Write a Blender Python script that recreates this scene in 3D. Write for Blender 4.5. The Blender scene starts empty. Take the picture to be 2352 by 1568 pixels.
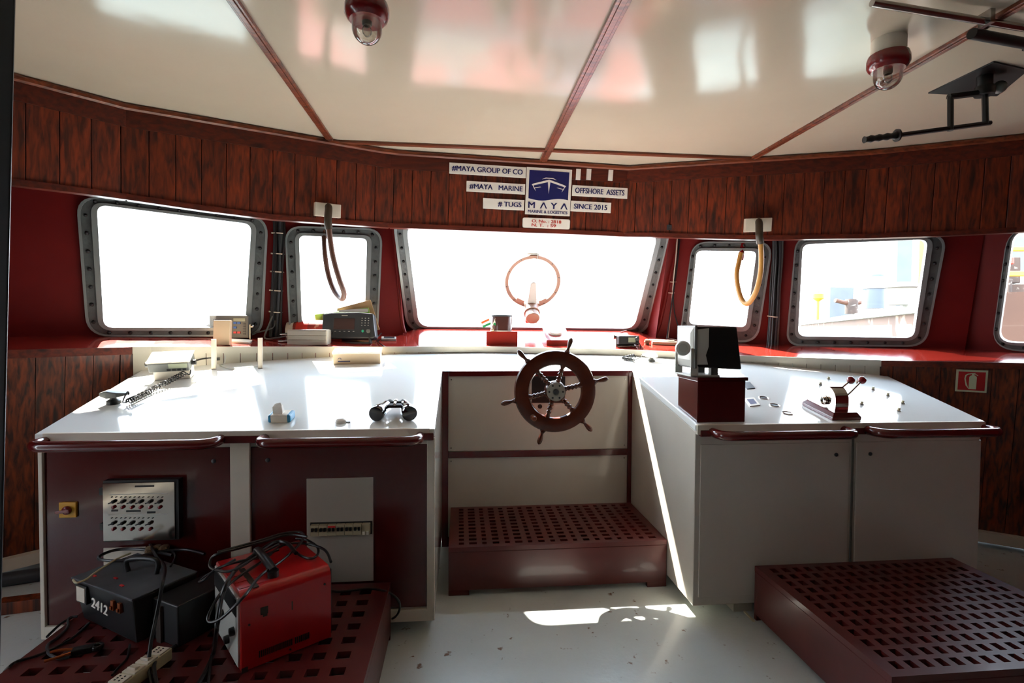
import bpy, bmesh, math, random
from mathutils import Vector, Matrix
random.seed(7)
C = bpy.context.scene.collection
SC = bpy.context.scene
PI = math.pi

# ------------------------------------------------------------------ camera
F, YAW, PITCH, ROLL, EYE = 1200.0, .0993, -.0275, .0062, 1.17   # focal length in pixels of a 2352 wide frame
def _w(x, u, d):
    c, s = math.cos(PITCH), math.sin(PITCH); y, z = c*d - s*u, s*d + c*u
    c, s = math.cos(YAW), math.sin(YAW)
    return Vector((c*x + s*y, -s*x + c*y, z))
def ray(px, py):
    a, b = px - 1176, py - 784
    c, s = math.cos(ROLL), math.sin(ROLL)
    return _w((c*a + s*b)/F, -(-s*a + c*b)/F, 1.0)
O = Vector((0, 0, EYE))
cam_d = bpy.data.cameras.new('camera'); cam = bpy.data.objects.new('camera', cam_d); C.objects.link(cam)
cam_d.sensor_width = 36; cam_d.lens = F/2352*36; cam_d.clip_start = .02; cam_d.clip_end = 3000
_c, _s = math.cos(ROLL), math.sin(ROLL)
r_, u_, f_ = _w(_c, _s, 0), _w(-_s, _c, 0), _w(0, 0, 1)
cam.matrix_world = Matrix(((r_.x, u_.x, -f_.x, 0), (r_.y, u_.y, -f_.y, 0), (r_.z, u_.z, -f_.z, EYE), (0, 0, 0, 1)))
SC.camera = cam

# ------------------------------------------------------------------ sky, sun, exposure
SKY, SUN, EXPO = 7.5, 20.0, 1.35
w = bpy.data.worlds.new('sky'); SC.world = w; w.use_nodes = True
nt = w.node_tree; bg = nt.nodes['Background']
tc = nt.nodes.new('ShaderNodeTexCoord'); sx = nt.nodes.new('ShaderNodeSeparateXYZ'); rp = nt.nodes.new('ShaderNodeValToRGB')
nt.links.new(tc.outputs['Generated'], sx.inputs[0]); nt.links.new(sx.outputs['Z'], rp.inputs[0]); nt.links.new(rp.outputs[0], bg.inputs['Color'])
rp.color_ramp.elements[0].color = (.93, .97, 1.0, 1); rp.color_ramp.elements[1].position = .9; rp.color_ramp.elements[1].color = (.55, .75, 1.0, 1)
bg.inputs['Strength'].default_value = SKY
sd = bpy.data.lights.new('sun', 'SUN'); so = bpy.data.objects.new('sun', sd); C.objects.link(so)
sd.energy = SUN; sd.angle = math.radians(.6); sd.color = (1.0, .93, .82)
SUNV = Vector((.48, -1, -1.40)).normalized()
so.rotation_euler = SUNV.to_track_quat('-Z', 'Y').to_euler(); so.location = (-4, 9, 12)
vs = SC.view_settings; vs.view_transform = 'Standard'; vs.look = 'None'; vs.exposure = EXPO; vs.gamma = 1; vs.use_curve_mapping = False
SC.cycles.max_bounces = 10; SC.cycles.diffuse_bounces = 6; SC.cycles.glossy_bounces = 5; SC.cycles.transparent_max_bounces = 16
SC.cycles.caustics_reflective = True; SC.cycles.sample_clamp_indirect = 6

# ------------------------------------------------------------------ placing helpers
def plane(px, py, n, d):
    n = Vector(n); r = ray(px, py); return O + r*((d - n.dot(O))/n.dot(r))
def zp(px, py, z): return plane(px, py, (0, 0, 1), z)
def yp(px, py, y): return plane(px, py, (0, 1, 0), y)
def at(px, py, d): return O + ray(px, py)*d
Y1, Z1, Y2, Z2 = 1.995, .7857, 2.788, .936          # worktop: front edge, helm panel edge
XGL, XGR = -.093, .938                               # the helm recess between the two cabinets
SL = (Z2 - Z1)/(Y2 - Y1)
def cz(y): return Z1 + SL*(y - Y1)
def cp(px, py): return plane(px, py, (0, -SL, 1), Z1 - SL*Y1)
NX = Vector((1, 0, 0)); NY = Vector((0, 1, SL)).normalized(); NZ = Vector((0, -SL, 1)).normalized()
def basis(o, x, y, z): return Matrix(((x.x, y.x, z.x, o.x), (x.y, y.y, z.y, o.y), (x.z, y.z, z.z, o.z), (0, 0, 0, 1)))
def on_top(px, py, rot=0): return basis(cp(px, py), NX, NY, NZ) @ Matrix.Rotation(rot, 4, 'Z')
def T(x, y, z): return Matrix.Translation((x, y, z))
def RX(a): return Matrix.Rotation(a, 4, 'X')
def RY(a): return Matrix.Rotation(a, 4, 'Y')
def RZ(a): return Matrix.Rotation(a, 4, 'Z')

# ------------------------------------------------------------------ materials
def lin(c): return tuple(((v/255)/12.92 if v/255 <= .04045 else ((v/255 + .055)/1.055)**2.4) for v in c) + (1,)
def mat(name, col, rough=.5, metal=0, coat=0, var=0, vscale=6, bump=0, bscale=40, spots=None, spot_scale=8, spot_at=.62, stretch=(1, 1, 1), spec=.5):
    m = bpy.data.materials.new(name); m.use_nodes = True; t = m.node_tree; p = t.nodes['Principled BSDF']
    p.inputs['Base Color'].default_value = lin(col); p.inputs['Roughness'].default_value = rough; p.inputs['Metallic'].default_value = metal
    p.inputs['Coat Weight'].default_value = coat; p.inputs['Coat Roughness'].default_value = .08; p.inputs['Specular IOR Level'].default_value = spec
    tx = t.nodes.new('ShaderNodeTexCoord'); mp = t.nodes.new('ShaderNodeMapping'); mp.inputs['Scale'].default_value = stretch
    t.links.new(tx.outputs['Object'], mp.inputs[0]); cur = None
    if var:
        n = t.nodes.new('ShaderNodeTexNoise'); n.inputs['Scale'].default_value = vscale; n.inputs['Detail'].default_value = 6
        t.links.new(mp.outputs[0], n.inputs['Vector'])
        r = t.nodes.new('ShaderNodeValToRGB'); b = lin(col)
        r.color_ramp.elements[0].position = .3; r.color_ramp.elements[1].position = .7
        r.color_ramp.elements[0].color = tuple(v*(1 - var) for v in b[:3]) + (1,); r.color_ramp.elements[1].color = tuple(min(1, v*(1 + var)) for v in b[:3]) + (1,)
        t.links.new(n.outputs[0], r.inputs[0]); cur = r.outputs[0]
    if spots:
        n = t.nodes.new('ShaderNodeTexNoise'); n.inputs['Scale'].default_value = spot_scale; n.inputs['Detail'].default_value = 8; n.inputs['Roughness'].default_value = .6
        t.links.new(mp.outputs[0], n.inputs['Vector'])
        r = t.nodes.new('ShaderNodeValToRGB'); r.color_ramp.elements[0].position = spot_at; r.color_ramp.elements[1].position = spot_at + .05
        t.links.new(n.outputs[0], r.inputs[0])
        mx = t.nodes.new('ShaderNodeMix'); mx.data_type = 'RGBA'
        t.links.new(r.outputs[0], mx.inputs[0]); mx.inputs[7].default_value = lin(spots)
        if cur: t.links.new(cur, mx.inputs[6])
        else: mx.inputs[6].default_value = lin(col)
        cur = mx.outputs[2]
    if cur: t.links.new(cur, p.inputs['Base Color'])
    if bump:
        n = t.nodes.new('ShaderNodeTexNoise'); n.inputs['Scale'].default_value = bscale; n.inputs['Detail'].default_value = 3
        t.links.new(mp.outputs[0], n.inputs['Vector'])
        b = t.nodes.new('ShaderNodeBump'); b.inputs['Strength'].default_value = bump; b.inputs['Distance'].default_value = .02
        t.links.new(n.outputs[0], b.inputs['Height']); t.links.new(b.outputs[0], p.inputs['Normal'])
    return m
def wood(name, dark, light, rough=.3, axis='Z', coat=.3):
    m = bpy.data.materials.new(name); m.use_nodes = True; t = m.node_tree; p = t.nodes['Principled BSDF']
    tx = t.nodes.new('ShaderNodeTexCoord'); mp = t.nodes.new('ShaderNodeMapping')
    mp.inputs['Scale'].default_value = {'Z': (62, 62, 1.3), 'X': (1.3, 62, 62)}[axis]
    at_ = t.nodes.new('ShaderNodeAttribute'); at_.attribute_name = 'tone'
    ad = t.nodes.new('ShaderNodeVectorMath'); ad.operation = 'ADD'
    sc_ = t.nodes.new('ShaderNodeVectorMath'); sc_.operation = 'SCALE'; sc_.inputs['Scale'].default_value = 23
    t.links.new(at_.outputs['Color'], sc_.inputs[0]); t.links.new(tx.outputs['Object'], mp.inputs[0])
    t.links.new(mp.outputs[0], ad.inputs[0]); t.links.new(sc_.outputs[0], ad.inputs[1])
    n = t.nodes.new('ShaderNodeTexNoise'); n.inputs['Scale'].default_value = 1.0; n.inputs['Detail'].default_value = 7; n.inputs['Distortion'].default_value = .5
    t.links.new(ad.outputs[0], n.inputs['Vector'])
    r = t.nodes.new('ShaderNodeValToRGB'); r.color_ramp.elements[0].position = .35; r.color_ramp.elements[1].position = .66
    r.color_ramp.elements[0].color = lin(dark); r.color_ramp.elements[1].color = lin(light)
    t.links.new(n.outputs[0], r.inputs[0])
    hs = t.nodes.new('ShaderNodeHueSaturation'); mr = t.nodes.new('ShaderNodeMapRange'); mr.inputs[3].default_value = .75; mr.inputs[4].default_value = 1.2
    t.links.new(at_.outputs['Fac'], mr.inputs[0]); t.links.new(mr.outputs[0], hs.inputs['Value']); t.links.new(r.outputs[0], hs.inputs['Color'])
    vo = t.nodes.new('ShaderNodeTexVoronoi'); vo.inputs['Scale'].default_value = .2      # knots
    t.links.new(ad.outputs[0], vo.inputs['Vector'])
    kr = t.nodes.new('ShaderNodeValToRGB'); kr.color_ramp.elements[0].position = .07; kr.color_ramp.elements[1].position = .2
    kr.color_ramp.elements[0].color = (.12, .1, .1, 1)
    t.links.new(vo.outputs['Distance'], kr.inputs[0])
    mu = t.nodes.new('ShaderNodeMix'); mu.data_type = 'RGBA'; mu.blend_type = 'MULTIPLY'; mu.inputs[0].default_value = .9
    t.links.new(hs.outputs[0], mu.inputs[6]); t.links.new(kr.outputs[0], mu.inputs[7])
    t.links.new(mu.outputs[2], p.inputs['Base Color'])
    p.inputs['Roughness'].default_value = rough; p.inputs['Coat Weight'].default_value = coat; p.inputs['Coat Roughness'].default_value = .15
    return m
def glass_mat(name, tint=(1, 1, 1), gloss=.05):
    m = bpy.data.materials.new(name); m.use_nodes = True; t = m.node_tree; t.nodes.clear()
    o = t.nodes.new('ShaderNodeOutputMaterial'); a = t.nodes.new('ShaderNodeBsdfTransparent'); b = t.nodes.new('ShaderNodeBsdfGlossy'); mx = t.nodes.new('ShaderNodeMixShader')
    a.inputs[0].default_value = tint + (1,); b.inputs['Roughness'].default_value = .02
    fr = t.nodes.new('ShaderNodeFresnel'); fr.inputs[0].default_value = 1.3
    ad = t.nodes.new('ShaderNodeMath'); ad.operation = 'MULTIPLY_ADD'; ad.inputs[1].default_value = .8; ad.inputs[2].default_value = gloss - .02
    t.links.new(fr.outputs[0], ad.inputs[0]); t.links.new(ad.outputs[0], mx.inputs[0])
    t.links.new(a.outputs[0], mx.inputs[1]); t.links.new(b.outputs[0], mx.inputs[2]); t.links.new(mx.outputs[0], o.inputs[0])
    return m
M = {}
M['red'] = mat('red_wall_paint', (104, 17, 16), .5, coat=.0, spec=.3, var=.12, vscale=5, bump=.06, bscale=14)
M['sill'] = mat('red_sill_paint', (140, 40, 32), .16, coat=.7, var=.1, vscale=7, bump=.03, bscale=20)
M['maroon'] = mat('maroon_gloss_paint', (88, 14, 16), .22, coat=.4, var=.1, vscale=5)
M['door_red'] = mat('dark_red_door_paint', (74, 11, 11), .2, coat=.3, var=.1, vscale=4)
M['platform'] = mat('maroon_platform_paint', (84, 23, 21), .4, coat=.15, var=.16, vscale=9, spots=(150, 110, 105), spot_scale=60, spot_at=.73)
M['white'] = mat('white_cabinet_paint', (200, 193, 181), .16, coat=.3, var=.03, vscale=5)
M['top'] = mat('white_worktop_laminate', (238, 240, 237), .09, coat=.5)
M['offwhite'] = mat('offwhite_plastic', (215, 205, 188), .4, var=.04)
M['strip'] = mat('pale_grey_trim', (196, 192, 178), .35, var=.06)
M['floor'] = mat('pale_grey_deck_paint', (200, 207, 204), .24, coat=.35, var=.07, vscale=3, bump=.05, bscale=45, spots=(128, 104, 88), spot_scale=17, spot_at=.635)
M['ceil'] = mat('cream_gloss_ceiling', (186, 175, 156), .13, var=.03, vscale=2, bump=.10, bscale=3.2, spec=.36)
M['plank'] = wood('varnished_plank', (62, 20, 6), (128, 46, 13), .5, coat=.04)
M['board'] = wood('varnished_board', (66, 20, 8), (104, 34, 13), .45, axis='X', coat=.06)
M['dado'] = wood('varnished_dado_plank', (48, 17, 5), (134, 56, 18), .45, coat=.06)
M['batten'] = wood('varnished_batten', (80, 34, 16), (130, 64, 36), .35, 'X')
M['wheelwood'] = mat('dark_teak', (80, 32, 17), .26, coat=.25, var=.35, vscale=14, stretch=(1, 1, 1))
M['gear_rust'] = mat('gear_rust', (46, 31, 23), .85, var=.4, vscale=4, spots=(84, 76, 68), spot_scale=6, spot_at=.58)
M['gear_grey'] = mat('gear_grey', (74, 80, 84), .7, var=.2, vscale=3)
M['groove'] = mat('dark_gap', (14, 8, 5), .8)
M['black'] = mat('black_plastic', (16, 16, 17), .4)
M['blackgloss'] = mat('black_gloss', (10, 10, 11), .12, coat=.4)
M['rubber'] = mat('black_rubber_cable', (18, 18, 19), .38, var=.2, vscale=30)
M['frame'] = mat('grey_window_frame_paint', (88, 93, 93), .36, var=.2, vscale=18, bump=.15, bscale=60)
M['gasket'] = mat('grey_gasket', (140, 147, 147), .3, metal=.2)
M['bolt'] = mat('dark_bolt', (44, 46, 48), .3, metal=.5)
M['glass'] = glass_mat('window_glass', (.97, .98, .98))
M['dome'] = glass_mat('clear_dome_glass', (.86, .84, .8), .1)
M['steel'] = mat('brushed_steel', (168, 164, 158), .25, metal=1, var=.1, vscale=20)
M['stainless'] = mat('polished_stainless', (190, 178, 166), .12, metal=1, bump=.12, bscale=5)
M['chrome'] = mat('chrome', (215, 212, 205), .06, metal=1)
M['alu'] = mat('ribbed_aluminium', (196, 190, 178), .34, metal=.6)
M['grey'] = mat('grey_plastic', (92, 94, 90), .45)
M['lgrey'] = mat('light_grey_plastic', (190, 190, 182), .42)
M['dgrey'] = mat('charcoal_plastic', (44, 48, 52), .42)
M['screen'] = mat('brown_lcd_screen', (66, 48, 46), .15)
M['lcd'] = mat('pale_lcd', (150, 156, 134), .2)
M['key'] = mat('pale_key', (176, 176, 166), .5)
M['blue'] = mat('blue_key', (40, 92, 170), .4)
M['redkey'] = mat('red_key', (200, 36, 40), .4)
M['green'] = mat('green_key', (40, 150, 120), .4)
M['signwhite'] = mat('sign_white', (240, 234, 224), .45)
M['navy'] = mat('sign_navy', (24, 26, 92), .45)
M['signred'] = mat('sign_red', (190, 52, 40), .5)
M['firered'] = mat('fire_sign_red', (168, 18, 22), .5)
M['paleglow'] = mat('pale_sign_face', (196, 204, 172), .5)
M['hose'] = mat('tan_rubber_hose', (186, 132, 62), .42, var=.1)
M['hosebrown'] = mat('brown_rubber_hose', (112, 76, 62), .42, var=.12)
M['putty'] = mat('grey_brown_sleeve', (66, 56, 44), .5)
M['redplastic'] = mat('red_plastic', (118, 11, 16), .25, coat=.4)
M['weldred'] = mat('chipped_red_enamel', (176, 14, 20), .3, coat=.25, spots=(44, 34, 28), spot_scale=9, spot_at=.7)
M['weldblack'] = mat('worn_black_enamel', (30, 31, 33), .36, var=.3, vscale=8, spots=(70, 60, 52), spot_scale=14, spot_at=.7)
M['weldtop'] = mat('worn_skylit_enamel', (84, 90, 96), .25, var=.2, vscale=8)  # black lid given a lighter colour in place of the sky's reflection
M['cream'] = mat('cream_bakelite', (196, 186, 150), .4, var=.08)
M['yellow'] = mat('yellow_plate', (206, 150, 20), .45)
M['tan'] = mat('tan_paint', (158, 124, 104), .5, var=.1)
M['paper'] = mat('white_paper', (232, 228, 218), .7)
M['card'] = mat('beige_carton', (206, 182, 150), .6, var=.04)
M['kraft'] = mat('kraft_card', (188, 152, 108), .7, var=.06)
M['lime'] = mat('lime_green_cover', (128, 178, 52), .5)
M['bookred'] = mat('red_patterned_cover', (150, 44, 34), .5, spots=(190, 130, 110), spot_scale=46, spot_at=.55, stretch=(1, 1, .3))
M['label_red'] = mat('bright_red_label', (205, 42, 26), .5)
M['brown'] = mat('brown_plastic', (70, 40, 36), .25, coat=.4)
M['saffron'] = mat('saffron_cloth', (226, 92, 30), .7)
M['leaf'] = mat('green_cloth', (24, 132, 70), .7)
M['skyblue'] = mat('light_blue_print', (70, 150, 214), .4)
M['teal'] = mat('teal_plastic', (0, 120, 160), .4)
M['cliptan'] = mat('rag_tan', (120, 96, 70), .9, var=.3, vscale=40)
M['sheet'] = mat('grey_sheet_paint', (170, 160, 146), .3)
M['breaker'] = mat('beige_breaker', (170, 156, 126), .5)
M['copper'] = mat('bare_copper', (170, 92, 50), .3, metal=.8)
M['tie'] = mat('white_cable_tie', (205, 196, 176), .5)
M['rust'] = mat('rusty_hull', (74, 44, 26), .8, var=.3, vscale=.7, spots=(122, 104, 88), spot_scale=.9, spot_at=.55)
M['haze_grey'] = mat('weathered_grey_steel', (72, 78, 86), .7, var=.15, vscale=1)
M['haze_pale'] = mat('weathered_cream_steel', (104, 100, 90), .7, var=.15, vscale=1)
M['crane_yellow'] = mat('crane_yellow', (190, 140, 24), .6, var=.1, vscale=1)
M['rustdark'] = mat('dark_rusty_iron', (58, 44, 36), .85, var=.4, vscale=5, spots=(104, 96, 88), spot_scale=8, spot_at=.6)
M['deckred'] = mat('red_oxide_deck', (128, 52, 46), .6, var=.1, vscale=.6)
M['sea'] = mat('sea_water', (110, 124, 118), .2, bump=.3, bscale=.6)

# ------------------------------------------------------------------ mesh builder
class B:
    def __init__(s): s.bm = bmesh.new(); s.mi = 0; s.tone = s.bm.loops.layers.float_color.new('tone'); s.t = .5
    def face(s, pts):
        f = s.bm.faces.new([s.bm.verts.new(p) for p in pts]); f.material_index = s.mi
        tt = (s.t, (s.t*7.3) % 1, (s.t*3.7) % 1, 1)
        for l in f.loops: l[s.tone] = tt
        return f
    def vf(s, vs):
        f = s.bm.faces.new(vs); f.material_index = s.mi
        tt = (s.t, (s.t*7.3) % 1, (s.t*3.7) % 1, 1)
        for l in f.loops: l[s.tone] = tt
        return f
    def hexa(s, p):                          # eight corners: bottom four, top four, both counter-clockwise
        v = [s.bm.verts.new(q) for q in p]
        for q in ((3, 2, 1, 0), (4, 5, 6, 7), (0, 1, 5, 4), (1, 2, 6, 5), (2, 3, 7, 6), (3, 0, 4, 7)): s.vf([v[i] for i in q])
        return s
    def box(s, x0, x1, y0, y1, z0, z1, m=None):
        p = [Vector(q) for q in ((x0, y0, z0), (x1, y0, z0), (x1, y1, z0), (x0, y1, z0), (x0, y0, z1), (x1, y0, z1), (x1, y1, z1), (x0, y1, z1))]
        return s.hexa([m @ q for q in p] if m else p)
    def prism(s, poly, z0, z1, m=None):      # plan polygon counter-clockwise; z0/z1 number or function of (x, y)
        a = [Vector((x, y, z0(x, y) if callable(z0) else z0)) for x, y in poly]; b = [Vector((x, y, z1(x, y) if callable(z1) else z1)) for x, y in poly]
        if m: a = [m @ q for q in a]; b = [m @ q for q in b]
        va = [s.bm.verts.new(q) for q in a]; vb = [s.bm.verts.new(q) for q in b]; n = len(poly)
        s.vf(va[::-1]); s.vf(vb)
        for i in range(n): s.vf([va[i], va[(i+1) % n], vb[(i+1) % n], vb[i]])
        return s
    def loft(s, rings, cap=True, closed=False):
        vs_ = [[s.bm.verts.new(p) for p in r] for r in rings]; n = len(rings[0]); k = len(vs_)
        for i in range(k if closed else k-1):
            a, b = vs_[i], vs_[(i+1) % k]
            for j in range(n): s.vf([a[j], a[(j+1) % n], b[(j+1) % n], b[j]])
        if cap and not closed: s.vf(vs_[0][::-1]); s.vf(vs_[-1])
        return s
    def lathe(s, prof, m=None, seg=24, cap=True):
        m = m or Matrix()
        return s.loft([[m @ Vector((r*math.cos(2*PI*j/seg), r*math.sin(2*PI*j/seg), z)) for j in range(seg)] for r, z in prof], cap)
    def tube(s, pts, r, seg=8, smooth=0, closed=False):
        pts = [Vector(p) for p in pts]
        if smooth: pts = spline(pts, smooth, closed)
        n = len(pts); rr = r if isinstance(r, (list, tuple)) else None; rings = []; nrm = None
        for i, p in enumerate(pts):
            if closed: d = pts[(i+1) % n] - pts[i-1]
            else: d = pts[min(n-1, i+1)] - pts[max(0, i-1)]
            d = d.normalized() if d.length > 1e-9 else Vector((0, 0, 1))
            if nrm is None: nrm = d.orthogonal().normalized()
            nrm = (nrm - d*nrm.dot(d)).normalized() if (nrm - d*nrm.dot(d)).length > 1e-6 else d.orthogonal().normalized()
            b = d.cross(nrm); q = rr[min(len(rr)-1, int(i*len(rr)/n))] if rr else r
            rings.append([p + (nrm*math.cos(2*PI*j/seg) + b*math.sin(2*PI*j/seg))*q for j in range(seg)])
        return s.loft(rings, True, closed)
    def sphere(s, c, r, seg=12, m=None, squash=1):
        m = m or Matrix(); k = max(4, seg//2)
        return s.lathe([(r*math.sin(PI*i/k) if 0 < i < k else r*.02, -r*squash*math.cos(PI*i/k)) for i in range(k+1)], m @ Matrix.Translation(c), seg)
    def obj(s, name, m, parent=None, bev=0, smooth=False, world=True):
        bmesh.ops.recalc_face_normals(s.bm, faces=s.bm.faces)
        me = bpy.data.meshes.new(name)
        if parent is not None and world: s.bm.transform(MW[parent].inverted())
        s.bm.to_mesh(me); s.bm.free()
        for q in (m if isinstance(m, (list, tuple)) else [m]): me.materials.append(M[q] if isinstance(q, str) else q)
        if smooth:
            for f in me.polygons: f.use_smooth = True
            me.set_sharp_from_angle(angle=math.radians(38))
        o = bpy.data.objects.new(name, me); C.objects.link(o)
        if parent is not None: o.parent = parent; MW[o] = MW[parent]
        else: MW[o] = Matrix()
        if bev:
            b = o.modifiers.new('edge', 'BEVEL'); b.width = bev; b.segments = 2; b.limit_method = 'ANGLE'; b.angle_limit = math.radians(40)
        return o
MW = {}
def spline(p, k, closed=False):
    out = []; n = len(p)
    g = (lambda i: p[i % n]) if closed else (lambda i: p[max(0, min(n-1, i))])
    for i in range(n if closed else n-1):
        a, b, c, d = g(i-1), g(i), g(i+1), g(i+2)
        for j in range(k):
            t = j/k; out.append(.5*((2*b) + (c-a)*t + (2*a-5*b+4*c-d)*t*t + (3*b-a-3*c+d)*t**3))
    if not closed: out.append(p[-1].copy())
    return out
def tag(o, label, cat, group=None):
    o['label'] = label; o['category'] = cat
    if group: o['group'] = group
    return o
def thing(name, label, cat, m, group=None):
    o = bpy.data.objects.new(name, None); C.objects.link(o); o.empty_display_size = .05
    if not isinstance(m, Matrix): m = Matrix.Translation(m)
    o.matrix_world = m; MW[o] = m.copy()
    return tag(o, label, cat, group)
def struct(o, label=None):
    o['kind'] = 'structure'
    if label: o['label'] = label
    return o
def sroot(name, loc=(0, 0, 0)):
    o = bpy.data.objects.new(name, None); C.objects.link(o); o.location = loc; MW[o] = Matrix.Translation(loc); o['kind'] = 'structure'; return o
def dup(root, m, label, group=None):
    r = root.copy(); C.objects.link(r); r.matrix_world = m; r['label'] = label
    if group: r['group'] = group
    for ch in list(root.children):
        c = ch.copy(); C.objects.link(c); c.parent = r
        for g in ch.children:
            d = g.copy(); C.objects.link(d); d.parent = c
    return r
def text(s, wd, ht, m, mt, parent, name='lettering', weight=0, depth=.0008, bold=.035):
    cu = bpy.data.curves.new('t', 'FONT'); cu.body = s; cu.offset = weight; cu.extrude = .02; cu.resolution_u = 3
    o = bpy.data.objects.new('t', cu); C.objects.link(o)
    dg = bpy.context.evaluated_depsgraph_get(); me = bpy.data.meshes.new_from_object(o.evaluated_get(dg))
    bpy.data.objects.remove(o); bpy.data.curves.remove(cu)
    xs = [v.co.x for v in me.vertices]; ys = [v.co.y for v in me.vertices]
    x0, x1, y0, y1 = min(xs), max(xs), min(ys), max(ys); kx = wd/(x1-x0); ky = ht/(y1-y0)
    mm = MW[parent].inverted() @ m @ Matrix.Diagonal((kx, ky, depth/.02, 1))
    me.transform(Matrix.Translation((-(x0+x1)/2, -(y0+y1)/2, 0)))
    if bold:                                  # thicken the strokes sideways
        bm = bmesh.new(); bm.from_mesh(me); g = bm.faces[:] + bm.edges[:] + bm.verts[:]
        for sx_ in (-1, 1):
            d = bmesh.ops.duplicate(bm, geom=g); bmesh.ops.translate(bm, verts=[v for v in d['geom'] if isinstance(v, bmesh.types.BMVert)], vec=(sx_*bold*(y1-y0), 0, -.002*sx_))
        bm.to_mesh(me); bm.free()
    me.transform(mm); me.name = name; me.materials.clear(); me.materials.append(M[mt])
    q = bpy.data.objects.new(name, me); C.objects.link(q); q.parent = parent; MW[q] = MW[parent]; return q
def flat(b, pts, m, z0, z1):                 # extrude a flat outline in the frame m
    return b.prism(pts, z0, z1, m)
def lerp(a, b, t): return a + (b - a)*t
def interp(tab, x):
    if x <= tab[0][0]: return tab[0][1]
    for (a, p), (b, q) in zip(tab[:-1], tab[1:]):
        if x <= b: return p + (q-p)*(x-a)/(b-a)
    return tab[-1][1]

# ------------------------------------------------------------------ the setting
def lineint(p, d, q, e):
    k = d.x*e.y - d.y*e.x; t = ((q.x-p.x)*e.y - (q.y-p.y)*e.x)/k; return p + d*t
# window walls: each facet leans a little aft at its top; the middle one is raked like a windscreen and set further forward
class Facet:
    def __init__(s, a, b, lean, z0=1.12):
        s.a, s.b = Vector((a[0], a[1], z0)), Vector((b[0], b[1], z0)); e = (s.b - s.a).normalized(); s.e = e
        h = Vector((e.y, -e.x, 0)); L = math.radians(lean)
        s.u = (h*math.sin(L) + Vector((0, 0, math.cos(L)))).normalized(); s.n = s.u.cross(-e).normalized()
        if s.n.dot(h) < 0: s.n = -s.n
        s.p = s.a; s.zt = 2.2
    def hit(s, px, py): return plane(px, py, s.n, s.n.dot(s.p))
    def edge(s, l, z):                        # point at height z on the line through two image points lying on this plane
        p, q = s.hit(*l[0]), s.hit(*l[1]); return p + (q-p)*((z - p.z)/(q.z - p.z))
ZT, ZB = 2.2, .98
FL2 = Facet((-2.26, 2.66), (-1.1, 3.28), 5); FL1 = Facet((-1.1, 3.28), (-.47, 3.46), 5); FC = Facet((-.46, 3.62), (1.4, 3.62), 27)
FR1 = Facet((1.37, 3.46), (2.06, 3.22), 7); FR2 = Facet((2.06, 3.22), (2.95, 2.68), 6); FR3 = Facet((2.95, 2.68), (3.5, 1.86), 6)
LN = {'L0': ((-60, 440), (-30, 790)), 'L21': ((629, 505), (640, 775)), 'J1': ((904, 520), (926, 770)), 'C0': ((909, 520), (937, 762)), 'C1': ((1533, 545), (1481, 765)),
      'J2': ((1556, 555), (1509, 775)), 'R12': ((1793, 545), (1772, 795)), 'R23': ((2262, 530), (2216, 805)), 'R4': ((2475, 520), (2450, 830))}
FC.zt = 1.88
FACETS = [(FL2, 'L0', 'L21'), (FL1, 'L21', 'J1'), (FC, 'C0', 'C1'), (FR1, 'J2', 'R12'), (FR2, 'R12', 'R23'), (FR3, 'R23', 'R4')]
def rounded(c, rads, k=7):
    out = []; n = len(c)
    for i in range(n):
        p, a, b = c[i], c[i-1], c[(i+1) % n]; r = rads[i] if isinstance(rads, (list, tuple)) else rads
        p1 = p + (a-p).normalized()*r; p2 = p + (b-p).normalized()*r
        for j in range(k+1):
            t = j/k; out.append(p1*(1-t)**2 + p*2*t*(1-t) + p2*t*t)
    return out
def window(idx, fc, outer, inner, ro, ri, label):
    oo = rounded([fc.hit(*p) for p in outer], ro); ii = rounded([fc.hit(*p) for p in inner], ri); n = fc.n
    cen = sum(ii, Vector())/len(ii)
    root = sroot('window_%d' % idx, tuple(cen)); root['label'] = label
    N = len(oo); b = B()
    def ring(A, Bq, h0, h1):
        rs = [[A[k] + n*h0, A[k] + n*h1, Bq[k] + n*h1, Bq[k] + n*h0] for k in range(N)]
        b.loft(rs, False, True)
    ring(oo, ii, .002, .014)
    b.obj('window_frame', 'frame', root, smooth=True)
    b = B(); mid = [lerp(ii[k], oo[k], .30) for k in range(N)]; ins = [lerp(ii[k], cen, .012) for k in range(N)]
    ring(mid, ins, -.03, .024); b.obj('gasket', 'gasket', root, smooth=True)
    b = B(); lip = [lerp(oo[k], ii[k], .1) for k in range(N)]; lo = [lerp(oo[k], cen, -.012) for k in range(N)]
    ring(lo, lip, .0, .02); b.obj('frame_lip', 'gasket', root, smooth=True)
    b = B(); v = [p - n*.012 for p in ii]; b.face(v); b.obj('glass_pane', 'glass', root)
    path = [lerp(ii[k], oo[k], .62) for k in range(N)]; L = [0]
    for k in range(N): L.append(L[-1] + (path[(k+1) % N]-path[k]).length)
    cnt = max(8, round(L[-1]/.088))
    for q in range(cnt):
        t = q/cnt*L[-1]; k = max(i for i in range(N) if L[i] <= t); p = path[k] + (path[(k+1) % N]-path[k])*((t-L[k])/(L[k+1]-L[k]+1e-9))
        z = n; x = fc.e; y = z.cross(x)
        b = B(); b.lathe([(.0095, 0), (.0095, .003), (.007, .008), (.003, .0105)], basis(p + n*.0135, x, y, z), 8); b.obj('bolt', 'bolt', root, smooth=True)
    return [lerp(ii[k], oo[k], .55) for k in range(N)]
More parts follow.
